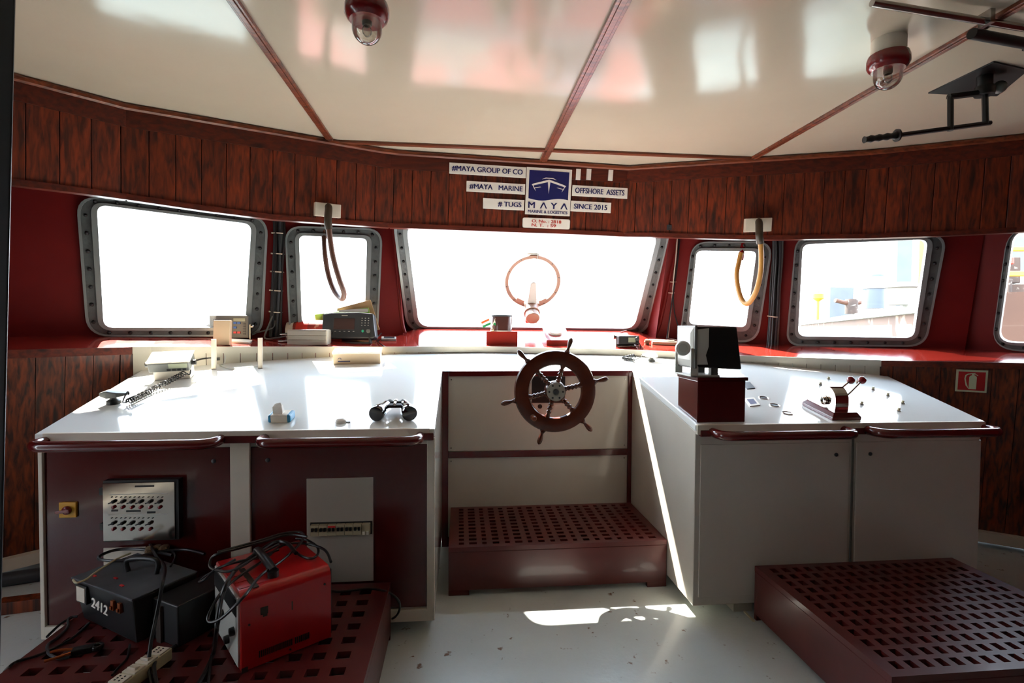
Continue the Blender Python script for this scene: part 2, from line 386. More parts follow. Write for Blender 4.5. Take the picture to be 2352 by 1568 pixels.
WIN = {0: (FL2, [(178, 450), (613, 502), (600, 770), (203, 770)], [(221, 469), (578, 514), (563, 753), (237, 753)], .1, .045, 'large window at the far left, blown out white, above the red sill'),
       1: (FL1, [(655, 520), (877, 527), (866, 774), (666, 772)], [(686, 540), (843, 547), (837, 748), (693, 746)], .1, .035, 'small square window behind the left hanging hose'),
       2: (FC, [(905, 490), (1540, 512), (1482, 764), (938, 757)], [(930, 512), (1512, 533), (1457, 752), (960, 747)], .12, .075, 'wide windscreen in the middle with a round clear view screen'),
       3: (FR1, [(1590, 556), (1773, 556), (1738, 784), (1560, 782)], [(1599, 575), (1737, 576), (1712, 751), (1581, 744)], .1, .035, 'small square window behind the tan hanging hose'),
       4: (FR2, [(1829, 544), (2172, 540), (2123, 794), (1806, 792)], [(1842, 560), (2131, 548), (2098, 776), (1831, 772)], .09, .045, 'large right window looking out on a rusty barge'),
       5: (FR3, [(2317, 522), (2470, 515), (2440, 808), (2278, 801)], [(2330, 528), (2452, 520), (2425, 790), (2293, 786)], .12, .07, 'window cut by the right edge looking on rusty deck gear')}
wall_top = []; wall_bot = []
NAMES = ['wall_left', 'wall_front_left', 'wall_front', 'wall_front_right', 'wall_right', 'wall_right_aft']
for i, (fc, l0, l1) in enumerate(FACETS):
    hole = window(i+1, *WIN[i][:1], *WIN[i][1:])
    P = [fc.edge(LN[l0], ZB), fc.edge(LN[l1], ZB), fc.edge(LN[l1], fc.zt), fc.edge(LN[l0], fc.zt)]
    wall_bot += P[:2]; wall_top += [P[3], P[2]]
    b = B(); bm = b.bm
    va = [bm.verts.new(p) for p in P]; vb = [bm.verts.new(p) for p in hole]
    ed = [bm.edges.new((q[k], q[(k+1) % len(q)])) for q in (va, vb) for k in range(len(q))]
    bmesh.ops.triangle_fill(bm, use_beauty=True, use_dissolve=False, edges=ed)
    nv = {v: bm.verts.new(v.co - fc.n*.05) for v in list(bm.verts)}
    for f in list(bm.faces): bm.faces.new([nv[v] for v in f.verts][::-1])
    for q in (va, vb):
        for k in range(len(q)): a, c = q[k], q[(k+1) % len(q)]; bm.faces.new([a, c, nv[c], nv[a]])
    struct(b.obj(NAMES[i], 'red'), 'red painted steel window wall')
# jambs that close the recess of the windscreen and the corners between facets
def jamb(name, fa, la, fb, lb, m='red'):
    b = B(); q = [fa.edge(LN[la], ZB), fb.edge(LN[lb], ZB), fb.edge(LN[lb], fb.zt), fa.edge(LN[la], fa.zt)]
    off = (fa.n + fb.n).normalized()*-.05
    b.hexa([q[0], q[1], q[1]+off, q[0]+off, q[3], q[2], q[2]+off, q[3]+off]); struct(b.obj(name, m))
jamb('trim_20', FL2, 'L21', FL1, 'L21'); jamb('trim_21', FL1, 'J1', FC, 'C0'); jamb('trim_22', FC, 'C1', FR1, 'J2'); jamb('trim_23', FR1, 'R12', FR2, 'R12'); jamb('trim_24', FR2, 'R23', FR3, 'R23')
b = B(); b.box(-.62, 1.62, 3.228, 3.28, 1.86, 2.2); struct(b.obj('trim_25', 'red'))
for fc_, ln, k in ((FL1, 'J1', .012), (FR1, 'J2', .012)):
    b = B(); P_ = [fc_.edge(LN[ln], 1.88), fc_.edge(LN[ln], 1.5), fc_.edge(LN[ln], 1.22), fc_.edge(LN[ln], 1.13) + fc_.e*(.012 if ln == 'J1' else -.012)]; b.tube(P_, k, 10, 5); struct(b.obj('trim_26' if ln == 'J1' else 'trim_27', 'red', smooth=True), 'rounded red lip at the windscreen recess')
# sill: sloping red shelf under the windows
SF = [(-40, 806), (0, 805), (200, 800), (325, 797), (640, 797), (890, 797), (1115, 796), (1430, 803), (1560, 809), (1700, 817), (2020, 828), (2200, 831), (2352, 834), (2420, 837)]
CB = [(-2.6, 1.9), (-1.603, 2.811), (-1.005, 3.021), (-.429, 3.165), (.386, 3.214), (1.0, 3.138), (1.898, 2.899), (2.353, 2.658), (3.2, 2.0)]
def on_poly(px, py, PL):
    r = ray(px, py); best = None
    for a, b_ in zip(PL[:-1], PL[1:]):
        ex, ey = b_[0]-a[0], b_[1]-a[1]; nx, ny = ey, -ex; k = nx*r.x + ny*r.y
        if abs(k) < 1e-9: continue
        t = (nx*(a[0]) + ny*(a[1]))/k; p = O + r*t; s_ = ((p.x-a[0])*ex + (p.y-a[1])*ey)/(ex*ex+ey*ey)
        if t > 0 and (best is None or abs(s_-.5) < best[0]): best = (abs(s_-.5), p)
    return best[1]
sf = [on_poly(x, y, CB) for x, y in SF]
si = [(FL2, -60, 776), (FL2, 0, 775), (FL2, 200, 771), (FL2, 330, 771), (FL2, 640, 774), (FL1, 641, 774), (FL1, 926, 770), (FC, 937, 757), (FC, 962, 752), (FC, 1300, 755), (FC, 1455, 757), (FC, 1481, 765), (FR1, 1509, 775), (FR1, 1771, 790), (FR2, 1773, 791), (FR2, 2214, 800), (FR3, 2218, 803), (FR3, 2470, 812)]
inner = [f.hit(x, y) for f, x, y in si]
def sill_z(p):                                # height of the sill surface near a plan point
    best = min(range(len(SILL_T)), key=lambda k: (Vector(SILL_T[k][0].xy)-Vector(p[:2])).length); return SILL_T[best][0].z
b = B()
def resample(P, k):
    L = [0]
    for a, c in zip(P[:-1], P[1:]): L.append(L[-1] + (c-a).length)
    out = []
    for i in range(k+1):
        t = L[-1]*i/k; j = max(q for q in range(len(P)-1) if L[q] <= t + 1e-9); out.append(P[j].lerp(P[j+1], min(1, (t-L[j])/max(1e-9, L[j+1]-L[j]))))
    return out
K = 72
# pair front and inner edge by viewing azimuth from the middle of the room
cen = Vector((.45, .6, 0))
def az(p): return math.atan2(p.x-cen.x, p.y-cen.y)
def by_az(P, a):
    for p, q in zip(P[:-1], P[1:]):
        if az(p) <= a <= az(q): t = (a-az(p))/max(1e-9, az(q)-az(p)); return p.lerp(q, t)
    return P[0].copy() if a < az(P[0]) else P[-1].copy()
A0, A1 = max(az(sf[0]), az(inner[0])), min(az(sf[-1]), az(inner[-1]))
fr, bk = [], []
for i in range(K+1):
    a = lerp(A0, A1, i/K); p, q = by_az(sf, a), by_az(inner, a); q = q + (q-p).normalized()*.03; fr.append(p); bk.append(q)
for i in range(K):
    d = Vector((0, 0, -.03)); b.hexa([fr[i]+d, fr[i+1]+d, bk[i+1]+d, bk[i]+d, fr[i], fr[i+1], bk[i+1], bk[i]])
bmesh.ops.remove_doubles(b.bm, verts=b.bm.verts, dist=1e-5)
sill = struct(b.obj('trim_1', 'sill'), 'glossy red sill running under all the windows')
def on_sill(px, py):                          # point of the sill surface seen at an image point
    best = None; r = ray(px, py)
    for i in range(K):
        for tri in ((fr[i], fr[i+1], bk[i+1]), (fr[i], bk[i+1], bk[i])):
            n = (tri[1]-tri[0]).cross(tri[2]-tri[0]); k = n.dot(r)
            if abs(k) < 1e-9: continue
            p = O + r*((n.dot(tri[0]-O))/k)
            m_ = sum(tri, Vector())/3; dd = (p.xy-m_.xy).length
            if best is None or dd < best[0]: best = (dd, p, n.normalized() if n.z > 0 else -n.normalized())
    return best[1], best[2]
def sill_frame(px, py, rot=0):
    p, n = on_sill(px, py); x = Vector((1, 0, 0)); x = (x - n*x.dot(n)).normalized(); return basis(p + n*.001, x, n.cross(x), n) @ RZ(rot)
def up_frame(px, py, rot=0):                  # upright frame standing on the sill
    p, n = on_sill(px, py); return T(*p) @ RZ(rot)
# nosing along the sill front: white over the worktop, dark wood outside it
def strip_along(b, P, h0, h1, t0, t1):
    for a, c in zip(P[:-1], P[1:]):
        e = (c-a); n = Vector((e.y, -e.x, 0)).normalized()
        b.hexa([a+n*t1+Vector((0, 0, h0)), c+n*t1+Vector((0, 0, h0)), c+n*t0+Vector((0, 0, h0)), a+n*t0+Vector((0, 0, h0)), a+n*t1+Vector((0, 0, h1)), c+n*t1+Vector((0, 0, h1)), c+n*t0+Vector((0, 0, h1)), a+n*t0+Vector((0, 0, h1))])
iL = min(range(K+1), key=lambda i: abs(fr[i].x + 1.6)); iR = min(range(K+1), key=lambda i: abs(fr[i].x - 2.31))
b = B(); strip_along(b, fr[iL:iR+1], -.032, .003, -.01, .012); struct(b.obj('trim_2', 'strip'), 'pale grey nosing along the sill above the worktop')
b = B(); strip_along(b, fr[:iL+1], -.035, .002, -.01, .01); strip_along(b, fr[iR:], -.03, .002, -.01, .008); struct(b.obj('trim_3', 'board'))
# pale plank backsplash between worktop and sill
b = B()
for i in range(iL, iR):
    a, c = fr[i], fr[i+1]; e = c-a; n = Vector((e.y, -e.x, 0)).normalized()*-.004
    za, zc = cz(a.y)-.02, cz(c.y)-.02
    a2, c2 = a.lerp(c, .02), a.lerp(c, .98)
    b.hexa([Vector((a2.x, a2.y, za))+n, Vector((c2.x, c2.y, zc))+n, Vector((c2.x, c2.y, zc))+n*6, Vector((a2.x, a2.y, za))+n*6, a2+n-Vector((0, 0, .02)), c2+n-Vector((0, 0, .02)), c2+n*6-Vector((0, 0, .02)), a2+n*6-Vector((0, 0, .02))])
struct(b.obj('trim_4', 'strip'), 'pale plank backsplash between worktop and sill')
# varnished dado planks under the sill at both sides
def dado(name, P, lab):
    Q = resample(P, max(2, round(sum((c-a).length for a, c in zip(P[:-1], P[1:]))/.105))); b = B()
    for a, c in zip(Q[:-1], Q[1:]):
        b.t = random.random(); e = (c-a); n = Vector((e.y, -e.x, 0)).normalized(); a2, c2 = a + e*.012 - n*.012, c - e*.012 - n*.012
        ln = -n*.2; b.hexa([Vector((a2.x, a2.y, .03))+ln, Vector((c2.x, c2.y, .03))+ln, Vector((c2.x, c2.y, .03))-n*.02+ln, Vector((a2.x, a2.y, .03))-n*.02+ln, a2-Vector((0, 0, .03)), c2-Vector((0, 0, .03)), c2-n*.02-Vector((0, 0, .03)), a2-n*.02-Vector((0, 0, .03))])
    o = struct(b.obj(name, 'dado'), lab)
    g = B(); strip_along(g, [Vector((p.x, p.y, 0)) for p in Q], .02, 1.0, -.26, -.24); g.obj('backing', 'groove', o)
    return Q
fl = fr[0] + (fr[0]-fr[1]).normalized()*.5; frr = fr[-1] + (fr[-1]-fr[-2]).normalized()*.6
dl = dado('trim_5', [fl] + fr[:iL+3], 'varnished wood dado left of the console'); dr = dado('trim_6', fr[iR-2:] + [frr], 'varnished wood dado right of the console')
for nm, Q in (('baseboard_left', dl), ('baseboard_right', dr)):
    b = B(); strip_along(b, [Vector((p.x, p.y, 0)) for p in Q], .03, .085, -.2, -.16); struct(b.obj(nm, 'offwhite'), 'pale board running along the foot of the dado')

# floor, ceiling, aft part of the room
b = B(); b.box(-3.2, 4.2, -4.6, 3.4, -.06, 0); struct(b.obj('floor', 'floor'), 'pale grey painted steel deck with rust specks')
ZC = 2.164
wl = [fc_ for fc_ in wall_top]
out = [Vector((-2.62, -1.65, 0)), Vector((-2.62, 2.2, 0))]
ring_ = [(-2.62, -4.45), (3.66, -4.45), (3.66, 1.7)] + [(p.x, p.y) for p in [FR3.edge(LN['R4'], ZC), FR3.edge(LN['R23'], ZC), FR2.edge(LN['R23'], ZC), FR2.edge(LN['R12'], ZC), FR1.edge(LN['R12'], ZC), FR1.edge(LN['J2'], ZC), Vector((1.4, 3.4, 0)), Vector((-.45, 3.4, 0)), FL1.edge(LN['J1'], ZC), FL1.edge(LN['L21'], ZC), FL2.edge(LN['L21'], ZC), FL2.edge(LN['L0'], ZC)]] + [(-2.62, 2.1)]
b = B(); b.prism(ring_, ZC, ZC+.05); ceil = struct(b.obj('ceiling', 'ceil'), 'glossy cream ceiling')
def batten(x, y0, y1, wd=.034, h=.014):
    b = B(); b.box(x-wd/2, x+wd/2, y0, y1, ZC-h, ZC); b.box(x-wd*.22, x+wd*.22, y0, y1, ZC-h-.004, ZC-h); b.obj('batten', 'batten', ceil, bev=.003)
def cx(px, py): return zp(px, py, ZC)
batten(-.69, -4.4, 2.9); batten(.487, -4.4, 3.12, .045); batten(1.69, -4.4, 2.92); batten(2.86, -4.4, 2.42)
b = B(); b.box(-.68, 1.68, 2.895, 2.925, ZC-.014, ZC); b.obj('batten', 'batten', ceil, bev=.003)
# aft walls, with an unseen port doorway cut narrow to limit its light
b = B()
e0 = fl; l0 = FL2.edge(LN['L0'], 1.0)
for (x0, x1, y0, y1, z0, z1) in [(-2.68, -2.62, 1.0, 2.3, 0, 2.2), (-2.68, -2.62, -4.5, .78, 0, 2.2), (-2.68, -2.62, .78, 1.0, 1.8, 2.2)]: b.box(x0, x1, y0, y1, z0, z1)
struct(b.obj('wall_port', 'red'))
b = B(); p, q = FL2.edge(LN['L0'], ZB), FL2.edge(LN['L0'], ZT); b.hexa([Vector((-2.65, 2.1, 0)), Vector((p.x, p.y, 0)), Vector((p.x-.04, p.y+.06, 0)), Vector((-2.7, 2.16, 0)), Vector((-2.65, 2.1, 2.2)), Vector((q.x, q.y, 2.2)), Vector((q.x-.04, q.y+.06, 2.2)), Vector((-2.7, 2.16, 2.2))]); struct(b.obj('wall_port_forward', 'red'))
b = B(); p = FR3.edge(LN['R4'], ZB); b.hexa([Vector((3.6, -4.5, 0)), Vector((3.66, -4.5, 0)), Vector((p.x+.06, p.y, 0)), Vector((p.x, p.y, 0)), Vector((3.6, -4.5, 2.2)), Vector((3.66, -4.5, 2.2)), Vector((p.x+.06, p.y, 2.2)), Vector((p.x, p.y, 2.2))]); struct(b.obj('wall_starboard', 'red'))
b = B()
for (x0, x1, z0, z1) in [(-2.68, 3.7, 0, 2.2)]: b.box(x0, x1, -4.5, -4.42, z0, z1)
struct(b.obj('wall_back', 'groove'))
# outer skin under the sill keeps daylight out of the space behind the dado
b = B(); P = [Vector((-2.65, 2.1, 0))] + [FL2.edge(LN['L0'], ZB), FL2.edge(LN['L21'], ZB), FL1.edge(LN['J1'], ZB), FC.edge(LN['C0'], ZB), FC.edge(LN['C1'], ZB), FR1.edge(LN['J2'], ZB), FR1.edge(LN['R12'], ZB), FR2.edge(LN['R23'], ZB), FR3.edge(LN['R4'], ZB)]
strip_along(b, [Vector((p.x, p.y, 0)) for p in P], 0, 1.0, -.14, -.08); struct(b.obj('wall_lower', 'groove'))
# dark door post close at the left edge of the view
b = B(); p0, p1 = at(-14, -40, .8), at(-22, 1620, .8)
q0, q1 = at(37, -40, .8), at(-2, 1620, .8)
dv = ray(-10, 784).normalized()*.05
mid = at(24, 420, .8)
b.hexa([p1, q1, q1+dv, p1+dv, p0, q0, q0+dv, p0+dv]); struct(b.obj('door_1', 'dgrey', bev=.004), 'dark door edge close to the camera at the left')

# ------------------------------------------------------------------ varnished fascia over the windows
FA = [(-2.5, 1.6), (-1.765, 2.294), (-1.5, 2.541), (-.39, 3.03), (1.02, 3.155), (1.695, 2.916), (2.267, 2.72), (2.843, 2.408), (3.5, 1.8)]
FV = [Vector((x, y, 0)) for x, y in FA]; LEAN = .16
def lean_pt(p, z):                            # plan point of the fascia top line moved out to height z, mitred at the kinks
    k = min(range(len(FV)-1), key=lambda i: abs((p-FV[i]).dot(FV[i+1]-FV[i])/(FV[i+1]-FV[i]).length_squared-.5))
    def nn(i): e = (FV[i+1]-FV[i]).normalized(); return Vector((e.y, -e.x, 0))
    def vn(i):
        if i == 0 or i == len(FV)-1: return nn(min(i, len(FV)-2))
        a, c = nn(i-1), nn(i); m = (a+c).normalized(); return m/m.dot(a)
    t = max(0, min(1, (p-FV[k]).dot(FV[k+1]-FV[k])/(FV[k+1]-FV[k]).length_squared)); v = vn(k).lerp(vn(k+1), t)
    return Vector((p.x, p.y, z)) - v*LEAN*(ZC-z)
def fas_plane(k):
    e = Vector((FA[k+1][0]-FA[k][0], FA[k+1][1]-FA[k][1], 0)).normalized(); n = Vector((e.y, -e.x, 0)); u = (n*LEAN + Vector((0, 0, 1))).normalized(); nn = e.cross(u).normalized()
    return e, u, (nn if nn.dot(n) > 0 else -nn), Vector((FA[k][0], FA[k][1], ZC))
def fas_k(px, py):
    best = None
    for k in range(len(FA)-1):
        e, u, n, q = fas_plane(k); p = plane(px, py, n, n.dot(q)); L = math.hypot(FA[k+1][0]-FA[k][0], FA[k+1][1]-FA[k][1]); s_ = (p-q).dot(e)/L
        if (p-O).dot(f_) > 0 and (best is None or abs(s_-.5) < best[0]): best = (abs(s_-.5), k, p)
    return best[1], best[2]
FTAB = []
for px, py in ((-20, 414), (20, 421), (168, 439), (280, 454), (421, 475), (561, 495), (640, 503), (743, 510.5), (880, 519), (957, 523), (1200, 532), (1400, 538.5), (1502, 542), (1604, 545), (1750, 549), (1918, 546), (2150, 540), (2352, 530), (2420, 524)):
    k, p = fas_k(px, py); e, u, n, q = fas_plane(k); FTAB.append(((p + u*((ZC-p.z)/u.z)).x, p.z))
FTAB.sort()
def fab(x): return interp(FTAB, x)
Q = resample(FV, 66); fas = B(); fb = B()
for a, c in zip(Q[:-1], Q[1:]):
    fas.t = random.random(); e = c-a; n = Vector((e.y, -e.x, 0)).normalized(); a2, c2 = a + e*.013, c - e*.013
    def pt(p, k, z): v = lean_pt(p, z); return v + n*k
    za, zb_ = fab(a.x)+.012, fab(c.x)+.012; zt = ZC-.09
    fas.hexa([pt(a2, 0, za), pt(c2, 0, zb_), pt(c2, -.016, zb_), pt(a2, -.016, za), pt(a2, 0, zt), pt(c2, 0, zt), pt(c2, -.016, zt), pt(a2, -.016, zt)])
fascia = struct(fas.obj('trim_7', 'plank', bev=.002), 'varnished vertical planks of the fascia above the windows')
def along(nm, m, z0f, z1f, t0, t1, bev=0, sub=FV, tones=True):
    b = B()
    for a, c in zip(sub[:-1], sub[1:]):
        b.t = random.random()*.6 + .2; n = Vector((c.y-a.y, -(c.x-a.x), 0)).normalized(); k = 4
        for i in range(k):
            p, q = a.lerp(c, i/k), a.lerp(c, (i+1)/k)
            g = lambda v, s_, z: lean_pt(v, z) + n*s_
            b.hexa([g(p, t1, z0f(p.x)), g(q, t1, z0f(q.x)), g(q, t0, z0f(q.x)), g(p, t0, z0f(p.x)), g(p, t1, z1f(p.x)), g(q, t1, z1f(q.x)), g(q, t0, z1f(q.x)), g(p, t0, z1f(p.x))])
    return b.obj(nm, m, fascia, bev=bev)
along('backing', 'groove', lambda x: fab(x)+.01, lambda x: ZC, -.03, -.0165)
along('frieze_board', 'board', lambda x: ZC-.1, lambda x: ZC-.012, -.01, .006)
b = B(); b.tube([Vector((p.x, p.y, ZC-.014)) + Vector((0, -.008, 0)) for p in resample(FV, 60)], .016, 8); b.obj('cornice_rail', 'batten', fascia, smooth=True)
along('bottom_rail', 'board', lambda x: fab(x)-.006, lambda x: fab(x)+.02, -.035, .008)

# ------------------------------------------------------------------ console: worktop, cabinets, helm panel, rails
TH = .028
back = [(-1.603, 2.811), (-1.3, 2.925), (-1.005, 3.021), (-.72, 3.098), (-.429, 3.165), (.0, 3.2), (.386, 3.214), (.7, 3.19), (1.0, 3.138), (1.33, 3.063), (1.6, 2.985), (1.898, 2.899), (2.13, 2.79), (2.353, 2.658)]
YF = Y1 - .012
XL, XR = -1.487, 2.207
top = thing('console_worktop', 'long white sloping worktop wrapped around the wheel recess under the red sill', 'worktop', (.42, 2.6, .9))
b = B(); poly = [(XL, YF), (XGL, YF), (XGL, Y2+.0), (XGR, Y2), (XGR, YF), (XR, YF)] + back[::-1]
b.prism(poly, lambda x, y: cz(y)-TH, lambda x, y: cz(y)); b.obj('work_surface', 'top', top, bev=.003)
for x0, x1 in ((XL+.03, XGL-.02), (XGR+.0, XR-.01)): b = B(); b.box(x0, x1, YF-.006, YF+.012, Z1-.038, Z1+.001); b.obj('front_edging', 'offwhite', top, bev=.002)

def cab(name, label, xa, xb, plan, doors, door_mat, seams, loc):
    t = thing(name, label, 'cabinet', loc)
    zt = lambda x, y: cz(y) - TH - .001
    b = B(); b.prism(plan, .05, zt); b.obj('body', 'white', t, bev=.003)
    for dx0, dx1, dz0, dz1, yy in doors:
        d = B(); d.box(dx0, dx1, Y1-yy, Y1+.002, dz0, dz1); dd = d.obj('door', door_mat, t, bev=.002)
        kx = dx1-.06 if (dx0 < -.9 or dx0 < 1.3 and dx0 > .5) else dx0+.06
        l = B(); l.lathe([(.008, 0), (.008, .003), (.004, .005)], T(kx, Y1-yy, dz1-.05) @ RX(PI/2), 12); l.obj('lock', 'dgrey', dd, smooth=True)
    for x in (xa+.25, (xa+xb)/2, xb-.25): b = B(); b.box(x-.06, x+.02, Y1+.03, Y1+.3, 0, .05); b.obj('foot', 'strip', t)
    return t
def X(px, py=1200): return yp(px, py, Y1).x
def Zf(py, px=1176): return yp(px, py, Y1).z
lc = cab('left_console_cabinet', 'white framed cabinet with dark red doors on the left of the wheel', XL+.01, XGL, [(XL+.01, Y1), (XGL, Y1), (XGL, 2.86), (-1.3, 2.86), (-1.578, 2.77)],
         [(X(106), X(533), .095, .725, .004), (X(578), X(981), .10, .725, .004)], 'door_red', [], (-.8, 2.3, 0))
rc = cab('right_console_cabinet', 'white cabinet with two white doors on the right of the wheel', XGR, XR-.01, [(XGR, Y1), (XR-.01, Y1), (2.325, 2.63), (1.9, 2.85), (XGR, 2.86)],
         [(X(1606), X(1946), .085, .705, .004), (X(1962), X(2246), .085, .705, .004)], 'white', [], (1.55, 2.3, 0))
b = B()
for x0, x1 in ((XL+.01, X(106)), (X(533), X(578)), (X(981), XGL)): b.box(x0, x1, Y1-.014, Y1+.001, .05, .75)
b.box(XL+.01, XGL, Y1-.0138, Y1+.001, .05, .095); b.obj('face_frame', 'offwhite', lc, bev=.002)
b = B(); b.box(X(1952), X(1956), Y1-.0045, Y1, .06, .74); b.obj('door_gap', 'grey', rc)
def rail(parent, x0, x1, z=.757, so=.085):
    b = B(); y = Y1 - .014; r = .05; pts = [(x0, y+.01, z)]
    for k in range(7): a = k/6*PI/2; pts.append((x0 - 0 + r*(1-math.cos(a)), y - so + r - r*math.sin(a), z))
    for k in range(7): a = k/6*PI/2; pts.append((x1 - r*(1-math.sin(a)), y - so + r - r*math.cos(a), z))
    pts.append((x1, y+.01, z)); b.tube(pts, .0185, 12)
    rl = b.obj('handrail', 'maroon', parent, smooth=True)
    return rl
r1 = rail(lc, X(112, 1000), X(512, 1000)); r2 = rail(lc, X(612, 1000), X(965, 1000))
for x0, x1 in ((X(512), X(612)), (X(965), X(996)), (XL+.01, X(115))): b = B(); b.box(x0, x1, Y1-.022, Y1-.013, .742, .769); b.obj('rail_plate', 'maroon', lc, bev=.003)
rail(rc, X(1632, 990), X(1932, 985)); rail(rc, X(1985, 985), X(2252, 970))
for x0, x1 in ((X(1601), X(1636)), (X(1930), X(1990))): b = B(); b.box(x0, x1, Y1-.022, Y1-.003, .74, .766); b.obj('rail_plate', 'maroon', rc, bev=.003)

hp = thing('helm_dashboard', 'white panel in a maroon frame behind the ship wheel', 'panel', (.42, Y2, .05))
b = B(); ft = .022
for (x0, x1, z0, z1) in ((XGL, -.06, 0, .936), (.916, XGR, 0, .936), (-.06, .916, .908, .936), (-.06, .916, .474, .508), (-.06, .916, 0, .05)): b.box(x0, x1, Y2-ft, Y2+.02, z0, z1)
b.obj('frame', 'maroon', hp, bev=.002)
for z0, z1 in ((.508, .908), (.05, .474)):
    b = B(); b.box(-.06, .916, Y2-.012, Y2, z0, z1); pn = b.obj('infill_panel', 'white', hp, bev=.001)
    for x in (-.045, .9):
        for z in (z0+.018, z1-.018): s_ = B(); s_.lathe([(.004, 0), (.003, .002)], T(x, Y2-.012, z) @ RX(PI/2), 8); s_.obj('screw', 'steel', pn)
# plate, dark opening and axle bracket behind the wheel
def yq(px, py, y=Y2-.013): return yp(px, py, y)
b = B(); a_, c_ = yq(1221, 925), yq(1298, 864); b.box(a_.x, c_.x, Y2-.016, Y2-.011, a_.z, c_.z); b.obj('opening', 'black', hp)
b = B(); p = yq(1240, 933); b.lathe([(.012, 0), (.012, .004)], T(*p) @ RX(PI/2), 16); b.obj('hole', 'black', hp)

# ship wheel
WC = yp(1275, 898, 2.55); WM = T(*WC) @ RX(PI/2)       # local z points to the viewer, x right, y up
wh = thing('ship_wheel', 'dark wooden ship steering wheel with six turned spokes and handles', 'steering wheel', WM)
def ringprof(R0, R1, h):
    return [(R0, -h), (R0-.006, -h*.4), (R0-.006, h*.4), (R0, h), ((R0*.65+R1*.35), h*1.25), ((R0*.35+R1*.65), h*1.25), (R1, h), (R1+.005, 0), (R1, -h)]
b = B(); pr = ringprof(.136, .2, .014); seg = 72
b.loft([[Vector((r*math.cos(2*PI*k/seg), r*math.sin(2*PI*k/seg), z)) for r, z in pr] for k in range(seg)], False, True); b.obj('rim', 'wheelwood', wh, smooth=True, world=False)
b = B(); b.lathe([(.05, -.03), (.052, -.012), (.052, .012), (.047, .02)], None, 32); hub = b.obj('hub', 'wheelwood', wh, smooth=True, world=False)
b = B(); b.lathe([(.046, .02), (.046, .027), (.018, .0272), (.018, .024), (.004, .023)], None, 32); hb = b.obj('hub_plate', 'alu', wh, smooth=True, world=False)
b = B(); b.lathe([(.013, .024), (.013, .036), (.009, .04), (.003, .041)], None, 16); b.obj('axle_nut', 'dgrey', wh, smooth=True, world=False)
for k in range(6):
    a = 2*PI*k/6; b = B(); b.lathe([(.005, 0), (.005, .003)], T(.034*math.cos(a), .034*math.sin(a), .027), 8); b.obj('screw', 'dgrey', hb, world=False)
b = B(); b.lathe([(.016, -.25), (.02, -.03)], None, 16); b.obj('axle', 'steel', wh, smooth=True, world=False)
for k in range(6):
    a = math.radians(13 + 60*k); m = RZ(a) @ RY(PI/2)
    b = B(); pr = [(.012, .045), (.015, .052), (.010, .06)] + [(.0115 + .003*math.sin(i*1.9), .064 + i*.0058) for i in range(12)] + [(.015, .136), (.015, .14)]
    b.lathe(pr, m, 12); b.obj('spoke', 'wheelwood', wh, smooth=True, world=False)
    b = B(); b.lathe([(.014, .198), (.015, .206), (.009, .214), (.0075, .222), (.010, .236), (.0125, .25), (.0125, .262), (.008, .272), (.002, .2765)], m, 12); b.obj('handle', 'wheelwood', wh, smooth=True, world=False)
a = math.radians(228); m = T(.168*math.cos(a), .168*math.sin(a), .016)
b = B(); b.lathe([(.013, 0), (.014, .008), (.008, .014), (.0105, .03), (.013, .045), (.010, .054), (.003, .057)], m, 16); b.obj('knob', 'batten', wh, smooth=True, world=False)

# perforated platforms
def grating(name, label, x0, x1, y0, y1, h, nx, ny, wx, wy, ex, ey, lip=.0):
    t = thing(name, label, 'platform', ((x0+x1)/2, (y0+y1)/2, 0)); b = B()
    def lines(a, c, n, wd, e):
        L = [a]; pitch = (c-a-2*e)/n
        for i in range(n):
            u = wd[i % len(wd)]; m = a + e + pitch*(i+.5); L += [m-u/2, m+u/2]
        return L + [c]
    gx, gy = lines(x0, x1, nx, wx, ex), lines(y0, y1, ny, wy, ey); V = {}
    def v(i, j, k):
        if (i, j, k) not in V: V[i, j, k] = b.bm.verts.new((gx[i], gy[j], h - .02*k))
        return V[i, j, k]
    nI, nJ = len(gx)-1, len(gy)-1
    for i in range(nI):
        for j in range(nJ):
            q = ((i, j), (i+1, j), (i+1, j+1), (i, j+1))
            if i % 2 == 1 and j % 2 == 1:
                for a_, c_ in zip(q, q[1:]+q[:1]): b.vf([v(*a_, 0), v(*a_, 1), v(*c_, 1), v(*c_, 0)])
                continue
            b.vf([v(*u, 0) for u in q]); b.vf([v(*u, 1) for u in q[::-1]])
    for i in range(nI):
        for j_ in (0, nJ): b.vf([v(i, j_, 0), v(i+1, j_, 0), v(i+1, j_, 1), v(i, j_, 1)])
    for j in range(nJ):
        for i_ in (0, nI): b.vf([v(i_, j, 0), v(i_, j+1, 0), v(i_, j+1, 1), v(i_, j, 1)])
    b.obj('perforated_top', 'platform', t)
    b = B(); k = .018; b.box(x0, x1, y0, y0+k, .022, h-.021); b.box(x0, x1, y1-k, y1, .022, h-.021); b.box(x0, x0+k, y0+k, y1-k, .022, h-.021); b.box(x1-k, x1, y0+k, y1-k, .022, h-.021)
    for x in (x0, x1-.09):
        for y in (y0, y1-k): b.box(x, x+.09, y, y+k, 0, .0225)
    b.obj('skirt', 'platform', t, bev=.002)
    return t
HP = .2122
grating('helm_platform', 'perforated maroon platform in the recess below the ship wheel', -.046, .9345, 2.2545, 2.764, HP, 18, 11, (.022, .034, .02, .03), (.022,), .03, .018)
grating('right_platform', 'large perforated maroon platform standing before the right white cabinet', 1.185, 2.057, 1.3, 1.972, HP+.003, 17, 12, (.024,), (.034,), .03, .02)
grating('left_platform', 'perforated maroon platform under the two welding machines at the left', -1.25, -.255, 1.18, 1.968, HP, 13, 10, (.04, .036), (.034,), .045, .03)

